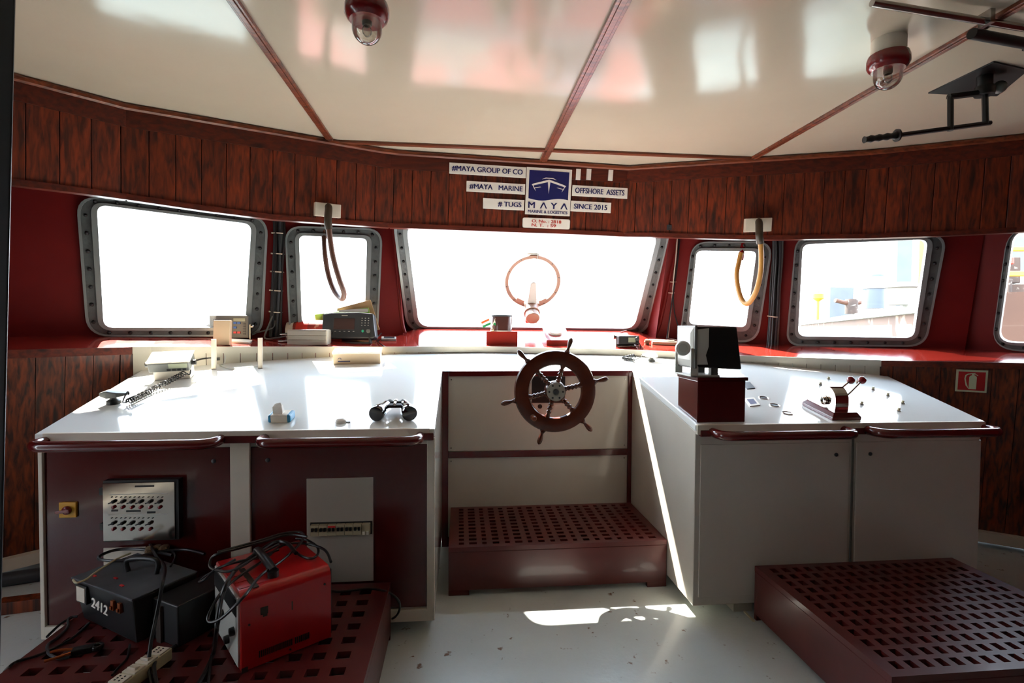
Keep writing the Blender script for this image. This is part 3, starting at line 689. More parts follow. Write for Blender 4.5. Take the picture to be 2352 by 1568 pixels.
# ------------------------------------------------------------------ fittings on the left cabinet doors
def fq(px, py, y=Y1-.002): return yp(px, py, y)
t = thing('switch_panel', 'stainless panel with rows of black rotary switches on the left red door', 'control panel', tuple(fq(318, 1240)))
a_, c_ = fq(236, 1243), fq(401, 1106); yb = Y1-.035
a_, c_ = yp(238, 1242, yb), yp(401, 1106, yb)
b = B(); b.box(a_.x, c_.x+.012, yb+.002, Y1+.001, a_.z-.004, c_.z+.008); b.obj('housing', 'black', t)
b = B(); b.box(a_.x, c_.x, yb-.002, yb+.002, a_.z, c_.z); face = b.obj('face_plate', 'stainless', t, bev=.001)
for z in (a_.z+.05, c_.z-.03): b = B(); b.box(a_.x-.012, a_.x, yb, yb+.02, z-.012, z+.012); b.obj('hinge', 'black', t)
def kk(px, py): return yp(px, py, yb-.002)
PX = [262, 283, 304, 324, 346, 368]
for row, (yk, yl, yp_) in enumerate(((1151, 1141, 1164), (1200, 1189, 1214))):
    for i, x in enumerate(PX):
        if row == 1 and i == 5: continue
        p = kk(x, yk); b = B(); b.lathe([(.0062, 0), (.0062, .008), (.005, .01)], T(*p) @ RX(PI/2), 12); q = T(*p) @ RX(PI/2) @ RZ(.3)
        b.box(-.012, .003, -.002, .002, .008, .014, q); b.obj('rotary_switch', 'black', t, smooth=True)
        p = kk(x, yp_); b = B(); b.lathe([(.0058, 0), (.0058, .006), (.003, .008)], T(*p) @ RX(PI/2), 12); b.obj('indicator_lamp', 'redplastic', t, smooth=True)
        for dx in (-5, 5):
            p = kk(x+dx, yl); b = B(); b.lathe([(.0022, 0), (.0022, .003)], T(*p) @ RX(PI/2), 8); b.obj('lamp', 'black', t)
for x0, x1, y in ((310, 354, 1116), (256, 271, 1172), (290, 323, 1173), (338, 357, 1176)):
    p, q = kk(x0, y+2.5), kk(x1, y-2.5); b = B(); b.box(p.x, q.x, p.y-.001, p.y+.0005, p.z, q.z); b.obj('name_strip', 'black', t)
for x0, x1, y in ((251, 386, 1134), (250, 384, 1181)):
    p, q = kk(x0, y+2.5), kk(x1, y-2.5); b = B(); b.box(p.x, q.x, p.y-.0008, p.y+.0005, p.z, q.z); b.obj('label_strip', 'lgrey', t)
p, q = fq(240, 1300), fq(336, 1254); b = B(); b.box(p.x, q.x, Y1-.007, Y1+.001, p.z, q.z); tag(b.obj('junction_plate', 'offwhite', bev=.001), 'blank pale plate below the stainless switch panel', 'plate')
t = thing('isolator_switch', 'small yellow plate with red rotary isolator handle near the console left edge', 'switch', tuple(fq(159, 1187)))
p, q = fq(140, 1187), fq(179, 1151); b = B(); b.box(p.x, q.x, Y1-.012, Y1+.001, p.z, q.z); b.obj('plate', 'yellow', t, bev=.002)
mm = T((p.x+q.x)/2, Y1-.012, (p.z+q.z)/2) @ RX(PI/2)
b = B(); b.lathe([(.016, 0), (.015, .008), (.008, .012)], mm, 16); b.box(-.03, .017, -.0055, .0055, .008, .018, mm @ RZ(.12)); b.obj('handle', 'redplastic', t, bev=.002)
t = thing('breaker_panel', 'tall pale sheet panel with a row of circuit breakers on the second red door', 'breaker panel', tuple(fq(782, 1337)))
p, q = fq(706, 1338), fq(858, 1095); b = B(); b.box(p.x, q.x, Y1-.008, Y1+.001, p.z, q.z); b.obj('cover_sheet', 'sheet', t, bev=.001)
p, q = yp(712, 1232, Y1-.03), yp(850, 1203, Y1-.03); b = B(); b.box(p.x-.004, q.x+.004, Y1-.014, Y1-.007, p.z-.004, q.z+.004); b.obj('cut_out', 'black', t)
W_ = (q.x-p.x)/7
for i in range(7):
    x0 = p.x + W_*i; b = B(); b.box(x0+.0008, x0+W_-.0008, Y1-.03, Y1-.012, p.z, q.z); br = b.obj('circuit_breaker', 'breaker', t, bev=.001)
    b = B(); zz = lerp(p.z, q.z, .62 if i != 6 else .2)
    for dx in (.28, .72): b.box(x0+W_*dx-.004, x0+W_*dx+.004, Y1-.037, Y1-.029, zz-.006, zz+.006)
    b.obj('toggle', 'black' if i != 6 else 'offwhite', br)
    if i == 2:
        b = B(); b.box(x0+.002, x0+W_-.002, Y1-.031, Y1-.0295, q.z-.009, q.z-.003); b.obj('red_mark', 'redkey', br)

# ------------------------------------------------------------------ things on the worktop
def radio_mic(name, label, m, s=1.0, col='dgrey', head='offwhite', pts=None):
    t = thing(name, label, 'microphone', m)
    b = B(); b.loft([[Vector((x*s, y*s, z*s)) for x, y, z in r] for r in (
        [(-.035, -.02, .028), (-.035, .02, .028), (-.035, .02, .04), (-.035, -.02, .04)],
        [(-.01, -.024, .022), (-.01, .024, .022), (-.01, .024, .047), (-.01, -.024, .047)],
        [(.02, -.018, .026), (.02, .018, .026), (.02, .018, .042), (.02, -.018, .042)],
        [(.05, -.007, .032), (.05, .007, .032), (.05, .007, .039), (.05, -.007, .039)])]); b.obj('microphone_body', head, t, bev=.003, world=False)
    b = B(); b.lathe([(.022*s, 0), (.02*s, .01*s), (.01*s, .016*s), (.009*s, .026*s)], T(-.005*s, 0, 0), 16); b.obj('hanger_button', col, t, smooth=True, world=False)
    return t
def coil(a, c, r, turns, wire, droop=None):
    pts = []; N = turns*10; d = (c-a); x = d.normalized(); n = x.orthogonal().normalized(); k = x.cross(n)
    for i in range(N+1):
        tt = i/N; p = a + d*tt
        if droop: p = p + droop*math.sin(PI*tt)
        pts.append(p + (n*math.cos(2*PI*turns*tt) + k*math.sin(2*PI*turns*tt))*r)
    return pts
# VHF radio with its microphone, far left
m = on_top(400, 868, math.radians(13)) @ Matrix.Scale(.9, 4); t = thing('marine_radio', 'grey marine radio tilted on a white box at the left end of the worktop', 'radio', m)
b = B(); b.box(-.085, .085, -.03, .06, 0, .055); b.obj('base_box', 'offwhite', t, bev=.004, world=False)
mr_ = RX(.25)
b = B(); b.box(-.095, .095, -.05, .075, .066, .118, mr_); bd = b.obj('case', 'grey', t, bev=.006, world=False)
b = B(); b.box(-.1, .1, -.052, .078, .118, .124, mr_); b.obj('lid', 'offwhite', t, bev=.003, world=False)
b = B(); b.box(.0, .085, -.0525, -.049, .088, .114, mr_); b.obj('display', 'lcd', bd, world=False)
b = B()
for i in range(4): b.box(-.01+i*.024, .006+i*.024, -.053, -.049, .073, .083, mr_)
b.obj('keys', 'black', bd, world=False)
for x in (-.107, .107):
    b = B(); b.lathe([(.014, -.009), (.014, .009)], mr_ @ T(x, .0, .09) @ RY(PI/2), 12); b.obj('side_knob', 'black', t, smooth=True, world=False)
m1 = on_top(265, 926, math.radians(-8)); mc = radio_mic('radio_microphone', 'grey fist microphone with coiled lead lying at the left end of the worktop', m1, 1.25, 'black', 'grey')
b = B(); P0 = m @ Vector((.09, -.035, .05)); P1 = cp(345, 905) + NZ*.014; P2 = cp(296, 929) + NZ*.014; P3 = m1 @ Vector((.062, 0, .04))
b.tube([P0, P0+Vector((.01, -.03, -.02)), lerp(P0, P1, .15)], .003, 6, 4); b.tube(coil(lerp(P0, P1, .15), P1, .0105, 13, .002), .0026, 5); b.tube(coil(P1, P2, .0105, 10, .002), .0034, 5); b.tube([P2, P2+Vector((-.01, -.02, .0)), lerp(P2, P3, .4)+NZ*.03, P3], .003, 6, 6); b.obj('coiled_lead', 'rubber', mc, smooth=True)
# two upright pale brackets near the backsplash
for (px, py, pt, lab) in ((491, 848, 790, 'pale upright bracket beside the radio, left of the pair'), (598, 846, 785, 'pale upright bracket nearer the cable trunk, right of the pair')):
    p = cp(px, py); h = .155 if px < 500 else .16; m = T(*p)
    t = thing('upright_bracket', lab, 'bracket', m, 'pale upright brackets'); b = B()
    b.prism([(-.011, -.003), (.011, -.003), (.011, .003), (.002, .003), (.002, .03), (-.002, .03), (-.002, .003), (-.011, .003)], -.004, h, None)
    b.obj('upright', 'offwhite', t, bev=.001, world=False)
    b = B(); b.box(-.011, .011, -.003, .04, -.006, .002); b.obj('foot', 'offwhite', t, world=False)
b = B(); b.tube([cp(520, 838)+NZ*.05, cp(516, 842)+NZ*.02, cp(505, 840)+NZ*.004, cp(530, 848)+NZ*.004, cp(570, 845)+NZ*.004, cp(600, 842)+NZ*.004], .003, 6, 6); tag(b.obj('thin_cable', 'lgrey', smooth=True), 'thin pale cable lying between the two upright brackets', 'cable')
b = B(); b.tube([cp(446, 842)+NZ*.03, cp(470, 838)+NZ*.035, cp(496, 836)+NZ*.035, cp(500, 838)+NZ*.03], .004, 6, 6); b.box(-.012, .012, -.006, .006, 0, .014, on_top(500, 838, .2) @ T(0, 0, .026)); tag(b.obj('plugged_lead', 'rubber', smooth=True), 'short dark lead with a plug behind the marine radio', 'cable')
# white carton with a blue print
m = on_top(820, 836, math.radians(4)); t = thing('carton', 'white lidded carton with blue oval print below the display unit', 'box', m)
b = B(); b.box(-.125, .125, 0, .105, 0, .062); b.obj('carton_body', 'card', t, bev=.003, world=False)
b = B(); b.box(-.129, .129, -.004, .109, .058, .068); lid = b.obj('carton_lid', 'paper', t, bev=.003, world=False)
b = B(); b.prism([(.055*math.cos(a)-.03 + .02*math.sin(a), .016*math.sin(a)+.072) for a in [2*PI*k/28 for k in range(28)]], .068, .0686); b.obj('print', 'skyblue', lid, world=False)
b = B(); b.box(-.1, -.035, -.0006, .0, .014, .020); b.obj('print', 'navy', t, world=False)
b = B(); b.tube([Vector((-.1, -.001, .03)), Vector((-.09, -.001, .036)), Vector((-.082, -.001, .032)), Vector((-.085, -.001, .027))], .0012, 5, 4); b.obj('print', 'navy', t, world=False)
# tissue pack
m = on_top(644, 968); t = thing('tissue_pack', 'blue and white tissue packet at the front edge of the left worktop', 'tissue pack', m)
b = B(); b.box(-.042, .042, -.014, .05, 0, .03); b.obj('wrapper', 'teal', t, bev=.006, world=False)
b = B(); b.box(-.031, .031, -.0155, .051, -.0005, .0305); b.obj('label_band', 'offwhite', t, bev=.003, world=False)
b = B(); b.loft([[Vector((-.03, .01, .03)), Vector((.01, .0, .03)), Vector((.012, .02, .03)), Vector((-.028, .03, .03))], [Vector((-.034, .02, .052)), Vector((.004, .01, .058)), Vector((.006, .024, .06)), Vector((-.03, .035, .054))], [Vector((-.026, .03, .062)), Vector((-.004, .02, .07)), Vector((-.002, .024, .07)), Vector((-.024, .034, .063))]]); b.obj('tissue', 'paper', t, bev=.004, world=False)
m = on_top(783, 970); t = thing('plastic_cap', 'small white round cap lying between tissue packet and binoculars', 'cap', m)
b = B(); b.lathe([(.02, 0), (.021, .004), (.018, .012), (.01, .016), (.002, .017)], None, 20); b.obj('cap_body', 'signwhite', t, smooth=True, world=False)
b = B(); b.box(.015, .035, -.003, .003, 0, .003); b.obj('tab', 'grey', t, world=False)
# binoculars standing on their side, eyepieces away
m = on_top(903, 967); t = thing('binoculars', 'black binoculars lying at the front edge of the left worktop', 'binoculars', m)
for s in (-1, 1):
    mm = T(s*.064, .0, .031) @ RZ(s*.30) @ RX(-PI/2)
    b = B(); b.lathe([(.024, -.004), (.029, -.004), (.030, .0), (.030, .03), (.028, .034), (.025, .06), (.0215, .066), (.0215, .1), (.017, .104)], mm, 24); br = b.obj('barrel', 'blackgloss', t, smooth=True, world=False)
    b = B(); b.lathe([(.0245, -.002), (.001, -.0025)], mm, 24); b.obj('objective_lens', 'black', br, smooth=True, world=False)
    b = B(); b.lathe([(.014, .104), (.018, .11), (.018, .128), (.013, .13)], mm, 20); b.obj('eyepiece', 'black', t, smooth=True, world=False)
b = B(); b.box(-.034, .034, .055, .085, .034, .046); b.box(-.03, .03, .09, .1, .036, .05); b.obj('bridge', 'black', t, bev=.003, world=False)
b = B(); b.lathe([(.006, 0), (.006, .03), (.009, .032), (.009, .044), (.004, .046)], T(0, .055, .05) @ RX(-PI/2), 14); b.obj('focus_wheel', 'steel', t, smooth=True, world=False)
# radar display on its red box at the inner corner of the right worktop
a_, c_ = yp(1601, 968, 2.012), yp(1713, 866, 2.012)
t = thing('radar_pedestal', 'red box with overhanging lid carrying the radar display', 'pedestal', ((a_.x+c_.x)/2, 2.1, a_.z))
b = B(); b.prism([(a_.x, 2.012), (c_.x, 2.012), (c_.x, 2.2), (a_.x, 2.2)], lambda x, y: cz(y)+.0005, c_.z-.014); b.obj('box', 'door_red', t, bev=.003)
b = B(); b.box(a_.x-.004, c_.x+.008, 2.006, 2.206, c_.z-.014, c_.z); b.obj('lid', 'door_red', t, bev=.002)
zl = c_.z; rx0, rx1 = yp(1565, 800, 2.09).x, yp(1702, 800, 2.09).x
t = thing('radar_display', 'grey radar display with deep black viewing hood on the red box', 'radar', (lerp(rx0, rx1, .4), 2.1, zl))
def RQ(px, py, y=2.07): return yp(px, py, y)
zb_, zt_ = RQ(1640, 842).z, RQ(1640, 750).z; y0, y1 = 2.03, 2.19
xs = [RQ(p_, 800, 2.03).x for p_ in (1564+26, 1594, 1600, 1622, 1690, 1702)]
b = B(); b.hexa([Vector(q) for q in ((xs[0], y0+.02, zb_+.03), (xs[1], y0, zb_), (xs[1], y1, zb_), (xs[0], y1-.02, zb_+.03), (xs[0], y0+.02, zt_-.025), (xs[1], y0, zt_), (xs[1], y1, zt_), (xs[0], y1-.02, zt_-.025))]); rb = b.obj('case', 'lgrey', t, bev=.005)
b = B(); b.box(xs[1], xs[2], y0-.008, y1+.008, zb_-.004, zt_+.004); b.obj('bezel', 'grey', t, bev=.003)
b = B(); b.hexa([Vector(q) for q in ((xs[2], y0, zb_), (xs[5], y0-.01, zb_-.008), (xs[5], y1+.01, zb_-.008), (xs[2], y1, zb_), (xs[2], y0, zt_), (xs[4], y0-.008, zt_), (xs[4], y1+.008, zt_), (xs[2], y1, zt_))]); b.obj('viewing_hood', 'black', t, bev=.006)
b = B(); pts = [(xs[2]+.001, zb_+.012), (xs[3]+.008, zb_+.012), (xs[3]-.002, zb_+.05), (xs[3]+.01, zb_+.085), (xs[3]+.01, zt_-.006), (xs[2]+.001, zt_-.012)]
b.prism([(x, z) for x, z in pts], 0, .004, Matrix(((1, 0, 0, 0), (0, 0, -1, y0+.001), (0, 1, 0, 0), (0, 0, 0, 1)))); b.obj('hood_flap', 'lgrey', t, bev=.001)
kp = RQ(1573, 800, 2.02); b = B(); b.lathe([(.03, 0), (.03, .012), (.026, .02), (.017, .022), (.016, .018), (.003, .018)], T(kp.x+.002, 2.045, kp.z) @ RX(PI/2) @ RY(-.35), 24); b.obj('tilt_knob', 'lgrey', t, smooth=True)
b = B(); b.box(xs[0]-.004, xs[0]+.028, 2.03, 2.038, zl, kp.z); b.box(xs[0]-.004, xs[0]+.028, 2.182, 2.19, zl, kp.z); b.box(xs[0]-.004, xs[3]+.06, 2.03, 2.19, zl, zl+.007); b.obj('bracket', 'lgrey', t, bev=.002)
b = B(); b.box(xs[3]+.025, xs[3]+.055, 2.035, 2.06, zl+.006, zb_); b.box(xs[3]+.025, xs[3]+.055, 2.15, 2.17, zl+.006, zb_); b.obj('support_leg', 'grey', t, bev=.001)
b = B()
for i in range(3): b.lathe([(.006, 0), (.005, .008)], T(xs[0]+.014, 2.06+i*.035, zt_-.012), 10)
b.obj('control_knobs', 'grey', rb)
# throttle control
p0, p1, p2 = cp(1914, 966), cp(1978, 966), cp(1852, 928)
t = thing('throttle_control', 'chrome twin lever engine control on a maroon plinth, red ball knobs', 'throttle', tuple(p0))
b = B(); L_ = .2; m = on_top(1946, 966)
wd = (p1-p0).length/2 + .004
m = m @ T(0, .003, 0)
b.box(-wd, wd, 0, L_, 0, .014); b.hexa([m_ for m_ in [Vector(q) for q in ((-wd, 0, .014), (wd, 0, .014), (wd, L_, .014), (-wd, L_, .014), (-wd+.012, .012, .03), (wd-.012, .012, .03), (wd-.012, L_-.012, .03), (-wd+.012, L_-.012, .03))]])
b.bm.transform(m); b.obj('plinth', 'maroon', t, bev=.002)
b = B(); hw = .03; R = .06
prof = [(-R*1.05, 0), (-R*1.02, .03)] + [(-R*math.cos(PI*k/14), .03+R*math.sin(PI*k/14)) for k in range(15)] + [(R*1.02, .03), (R*1.05, 0)]
b.loft([[m @ Vector((x, .1+y, .03+z)) for y, z in prof] for x in (-hw, -hw*.92, hw*.92, hw)]); b.obj('housing', 'chrome', t, bev=.003, smooth=True)
for s, (pa, pb) in ((-1, ((1888, 916), (1954, 873))), (1, ((1950, 905), (1980, 873)))):
    A_ = m @ Vector((s*(hw+.01), .1, .055)); dcam = (A_-O).dot(f_); bq = at(pb[0], pb[1], dcam + .09)
    b = B(); b.tube([A_, lerp(A_, bq, .35) - Vector((0, 0, .006)), lerp(A_, bq, .75) - Vector((0, 0, .004)), bq], .0042, 8, 5); lv = b.obj('lever', 'steel', t, smooth=True)
    b = B(); b.sphere(bq, .0175, 16); b.obj('ball_knob', 'redplastic', lv, smooth=True)
    b = B(); b.lathe([(.018, 0), (.018, .01), (.012, .014), (.012, .008), (.004, .008)], basis(A_ - NX*s*.008, NY, NZ, NX) @ (Matrix() if s > 0 else RX(PI)), 18); b.obj('pivot_boss', 'chrome', t, smooth=True)
# gauges, switches and plates let into the right worktop
for i, (px, py, lab) in enumerate(((1754, 914, 'round flush gauge on the right worktop, farthest of the three'), (1779, 931, 'round flush gauge on the right worktop, middle of the three'), (1809, 949, 'round flush gauge on the right worktop, nearest the front edge'))):
    m = on_top(px, py); t = thing('flush_gauge', lab, 'gauge', m, 'flush gauges')
    b = B(); b.lathe([(.022, -.002), (.0225, .003), (.019, .004), (.018, .0015)], None, 24); b.obj('bezel_ring', 'chrome', t, smooth=True, world=False)
    b = B(); b.lathe([(.018, -.002), (.018, .0016)], None, 24); b.obj('dial', 'dgrey' if i < 2 else 'signwhite', t, world=False)
SWP = [(1884, 884, 'beside the throttle, far left'), (1903, 871, 'at the back left of the group'), (1969, 880, 'behind the right throttle ball'), (2005, 895, 'at the back right of the group'), (2039, 909, 'second from the right end'), (1979, 929, 'just right of the throttle'), (2073, 927, 'farthest right of the group'), (2064, 944, 'nearest the front edge')]
base = None
for px, py, lab in SWP:
    m = on_top(px, py); L_ = 'small push switch on the right worktop, ' + lab
    if base is None:
        t = thing('push_switch', L_, 'switch', m, 'push switches on the right worktop')
        b = B(); b.lathe([(.0095, 0), (.0095, .004), (.007, .006)], None, 14); b.obj('collar', 'steel', t, smooth=True, world=False)
        b = B(); b.lathe([(.006, .005), (.006, .014), (.004, .016)], None, 12); b.obj('button', 'cream', t, smooth=True, world=False); base = t
    else: dup(base, m, L_)
def rplate(name, label, pxs, mt, mt2=None):
    P_ = [cp(*q) for q in pxs]; m = basis(P_[0], NX, NY, NZ); q = [m.inverted() @ p for p in P_]
    t = thing(name, label, 'plate', m); b = B(); b.prism([(v.x, v.y) for v in q], .0, .004); b.obj('plate_face', mt, t, world=False)
    if mt2:
        c_ = sum(((v.x, v.y) and Vector((v.x, v.y)) for v in q), Vector((0, 0)))/4; b = B(); b.prism([tuple(c_.lerp(Vector((v.x, v.y)), .62)) for v in q], .004, .0046); b.obj('print', mt2, t, world=False)
rplate('label_plate', 'small white plate with blue print beside the red pedestal', [(1722, 934), (1746, 931), (1732, 914), (1708, 916)], 'signwhite', 'navy')
rplate('dark_plate', 'small dark glossy plate behind the red pedestal', [(1716, 894), (1734, 892), (1722, 878), (1704, 880)], 'dgrey')

# ------------------------------------------------------------------ things on the sill
def depth(p): return (Vector(p) - O).dot(f_)
def pxat(px, py, p): return at(px, py, depth(p))        # image point at the depth of a known point
def xy_scale(p): return depth(p)/F                       # metres per image pixel at that depth
# navtex receiver with pale card box in front
p, n = on_sill(526, 776); m = T(*p); k = xy_scale(p); t = thing('weather_receiver', 'grey receiver with blue and red keys standing in the large left window corner', 'receiver', m)
Wd, Hh = 86*k, 52*k
b = B(); b.box(-Wd/2, Wd/2, 0, .05, .0, Hh); cs = b.obj('case', 'grey', t, bev=.004, world=False)
b = B(); b.box(-Wd*.40, Wd*.02, -.003, .002, Hh*.06, Hh*.82); b.obj('paper_door', 'dgrey', cs, bev=.001, world=False)
b = B(); b.box(Wd*.12, Wd*.42, -.003, .002, Hh*.74, Hh*.88); b.obj('display', 'lcd', cs, world=False)
for x, z, mt in ((.12, .62, 'blue'), (.22, .62, 'blue'), (.12, .42, 'blue'), (.12, .2, 'redkey'), (.22, .2, 'redkey')):
    b = B(); b.box(Wd*x, Wd*(x+.08), -.005, .002, Hh*z, Hh*(z+.09)); b.obj('key', mt, cs, bev=.001, world=False)
b = B()
for i in range(5): b.box(Wd*.36, Wd*.42, -.004, .002, Hh*(.16+i*.11), Hh*(.22+i*.11))
b.obj('keys', 'dgrey', cs, world=False)
for s in (-1, 1):
    b = B(); b.box(s*(Wd/2+.006)-.002, s*(Wd/2+.006)+.002, .005, .03, -.03, Hh*.6); b.lathe([(.012, 0), (.012, .012), (.006, .016)], T(s*(Wd/2+.007), .02, Hh*.52) @ RY(s*PI/2), 12); b.obj('mounting_bracket', 'steel', t, world=False)
p2 = fr[min(range(K+1), key=lambda i: abs(depth(fr[i])-3)+9*abs((fr[i]-O).x/(fr[i]-O).y + .41))]
p, n = on_sill(508, 792); k = xy_scale(p); m = T(*p); t = thing('card_box', 'pale upright box leaning before the grey receiver', 'box', m); b = B(); b.box(-18*k, 18*k, 0, .03, 0, 57*k, RX(-.06)); b.obj('box_body', 'card', t, bev=.002, world=False)
m = sill_frame(552, 785, .1); t = thing('paper_sheet', 'white folded paper under the grey receiver', 'paper', m); b = B(); b.box(-.055, .055, -.03, .03, 0, .006); b.box(-.055, .053, -.034, .028, .006, .009); b.obj('sheet', 'paper', t, world=False)
# aluminium unit, display unit, chart roll, covers, kraft folder, little gadget
p, n = on_sill(705, 792); k = xy_scale(p); m = T(*p) @ RZ(-.02); t = thing('antenna_unit', 'ribbed aluminium box on the sill left of the display unit', 'electronics box', m)
b = B(); wd, hh = 43*k, 35*k; pr = [(0, 0), (0, hh*.3), (.004, hh*.33), (0, hh*.36), (0, hh*.6), (.004, hh*.63), (0, hh*.66), (0, hh*.9), (.006, hh), (.1, hh), (.1, 0)]
b.loft([[Vector((x, y, z)) for y, z in pr] for x in (-wd, wd)]); b.obj('ribbed_case', 'alu', t, bev=.001, world=False)
for x in (-wd-.003, wd): b = B(); b.box(x, x+.003, .004, .096, .003, hh-.003); b.obj('end_plate', 'strip', t, world=False)
for y, z in ((.03, .02), (.06, .06)):
    b = B(); b.lathe([(.008, 0), (.008, .02), (.006, .045), (.004, .06)], T(-wd-.003, y, z) @ RY(-PI/2), 12); b.obj('connector', 'steel', t, smooth=True, world=False)
p, n = on_sill(800, 787); k = xy_scale(p); m = T(*p) @ RZ(-.10); t = thing('satcom_terminal', 'charcoal terminal with screen, keypad and round knob before the small left window', 'terminal', m)
W2, z0, H2 = 62*k, 10*k, 62*k; mt_ = T(0, 0, z0) @ RX(-.22)
outl = [(-W2, 0.008), (-W2*.85, 0), (W2*.9, .002), (W2, .012), (W2*.86, H2*.96), (W2*.3, H2), (-W2*.7, H2*.98), (-W2*1.02, H2*.93)]
b = B(); mm = mt_ @ Matrix(((1, 0, 0, 0), (0, 0, 1, 0), (0, 1, 0, 0), (0, 0, 0, 1))); b.prism(outl, 0, .07, mm); cs = b.obj('case', 'dgrey', t, bev=.006, world=False)
b = B(); b.box(-W2*.58, W2*.2, -.002, .003, H2*.34, H2*.76, mt_); b.obj('screen', 'screen', cs, bev=.001, world=False)
for r in range(4):
    for c_ in range(3):
        b = B(); x = W2*(.47+.12*c_); z = H2*(.5+.09*r); b.box(x-.003, x+.003, -.003, .002, z-.0018, z+.0018, mt_); b.obj('key', 'key', cs, world=False)
for i in range(5):
    b = B(); x = W2*(-.5+i*.17); b.box(x-.005, x+.005, -.003, .002, H2*.255, H2*.275, mt_); b.obj('soft_key', 'key', cs, world=False)
b = B(); b.lathe([(.008, 0), (.007, .006), (.002, .007)], mt_ @ T(W2*.52, 0, H2*.28) @ RX(PI/2), 14); b.obj('green_button', 'green', cs, smooth=True, world=False)
b = B(); b.lathe([(.012, 0), (.011, .012), (.003, .013)], mt_ @ T(W2*.73, 0, H2*.28) @ RX(PI/2), 16); b.obj('dial_knob', 'grey', cs, smooth=True, world=False)
b = B(); b.lathe([(.012, 0), (.012, .02), (.009, .03), (.003, .031)], mt_ @ T(-W2*.66, 0, H2*.2) @ RX(PI/2), 16); b.obj('socket', 'steel', cs, smooth=True, world=False)
b = B(); b.box(-W2*.3, -W2*.08, -.0015, .002, H2*.86, H2*.885, mt_); b.obj('maker_mark', 'key', cs, world=False)
b = B()
for s in (-1, 1): b.box(s*W2*.78-.004, s*W2*.78+.004, .0, .05, -.002, z0+.03)
b.box(-W2*.82, W2*.82, .0, .06, -.004, .004); b.obj('stand', 'black', t, world=False)
p = on_sill(760, 783)[0]; p = p + Vector((0, .07, 0)); k = xy_scale(p)
pa, pb = pxat(668, 760, p), pxat(790, 762, p)
t = thing('chart_roll', 'rolled chart in red patterned wrap with bright red label behind the aluminium box', 'roll', tuple(lerp(pa, pb, .5)))
ax = (pb-pa).normalized(); L_ = (pb-pa).length; rr = 26*k; zz = Vector((0, 0, 1)); pa = pa + Vector((0, .0, 0)); mr = basis(pa, zz, ax.cross(zz).normalized()*-1, ax)
b = B(); b.lathe([(rr, .0), (rr, L_)], mr, 28); b.obj('wrap', 'bookred', t, smooth=True)
b = B(); b.lathe([(rr+.001, L_*.17), (rr+.001, L_*.39)], mr, 28, False); b.obj('label', 'label_red', t, smooth=True)
b = B(); b.lathe([(rr+.002, -.005), (rr+.002, L_*.115)], mr, 28); b.obj('paper_end', 'offwhite', t, smooth=True)
def leafbook(name, label, cat, q, mt, th, dy, extra=None):
    ref = p + Vector((0, dy, 0)); P_ = [pxat(x, y, ref) for x, y in q]
    t = thing(name, label, cat, tuple(P_[0])); v = Vector((0, th, 0)); b = B(); b.hexa([P_[0], P_[1], P_[1]+v, P_[0]+v, P_[3], P_[2], P_[2]+v, P_[3]+v]); b.obj('cover', mt, t, bev=.002)
    if extra: 
        nm, m2, qq = extra; R_ = [pxat(x, y, ref) - Vector((0, .0015, 0)) for x, y in qq]; b = B(); vv = Vector((0, .003, 0)); b.hexa([R_[0], R_[1], R_[1]+vv, R_[0]+vv, R_[3], R_[2], R_[2]+vv, R_[3]+vv]); b.obj(nm, m2, t)
leafbook('booklet', 'lime green booklet leaning behind the charcoal terminal', 'booklet', [(730, 774), (862, 774), (846, 706), (722, 722)], 'lime', .008, .03, ('pale_band', 'paper', [(780, 716), (846, 716), (845, 708), (776, 712)]))
leafbook('kraft_folder', 'brown card folder leaning at the window behind the green booklet', 'folder', [(770, 774), (872, 757), (851, 688), (774, 708)], 'kraft', .006, .045)
m = sill_frame(893, 780, .12); t = thing('small_device', 'small grey flat device with dark face by the windscreen corner', 'device', m)
b = B(); b.box(-.045, .045, -.03, .03, 0, .014); bd = b.obj('body', 'lgrey', t, bev=.002, world=False)
b = B(); b.box(-.03, .035, -.02, .022, .013, .0155); b.obj('face', 'dgrey', bd, world=False)
b = B(); q = [on_sill(870, 781)[0]+Vector((0, 0, .008)), on_sill(868, 786)[0]+Vector((0, 0, .006)), on_sill(880, 795)[0]+Vector((0, -.015, .006)), cp(896, 806)+NZ*.012]
b.tube(q, .003, 6, 6); b.tube([cp(893, 805)+NZ*.012, cp(902, 809)+NZ*.012], .009, 8); b.tube([on_sill(862, 783)[0]+Vector((0, 0, .012)), on_sill(876, 772)[0]+Vector((0, 0, .02))], .004, 6); tag(b.obj('device_lead', 'rubber', smooth=True), 'thin black lead hanging from the small grey device onto the worktop', 'cable')
# red block, brown can and crossed little flags in the middle of the sill
p, n = on_sill(1153, 792); k = xy_scale(p); m = T(*p) @ RZ(-.04); t = thing('wooden_block', 'red painted block carrying the brown can, in front of the windscreen', 'block', m)
hb_ = 31*k; b = B(); b.box(-36*k, 36*k, 0, .13, -.012, hb_); b.obj('block_body', 'sill', t, bev=.002, world=False)
ct = m @ T(-.002, .065, hb_); t = thing('can', 'brown cylindrical can standing on the red block', 'can', ct)
b = B(); b.lathe([(25*k, 0), (25*k, 36*k), (24*k, 38*k)], None, 28); b.obj('can_body', 'brown', t, smooth=True, world=False)
b = B(); b.lathe([(25.5*k, 34*k), (25.5*k, 38*k), (15*k, 40*k), (.002, 40*k)], None, 28); b.obj('lid', 'dgrey', t, smooth=True, world=False)
b = B(); b.lathe([(26*k, -.0), (26*k, 2*k)], None, 28); b.obj('base_ring', 'offwhite', t, smooth=True, world=False)
ft_ = m @ T(-.062, .012, hb_); t = thing('desk_flags', 'pair of small crossed tricolour flags in front of the brown can', 'flags', ft_)
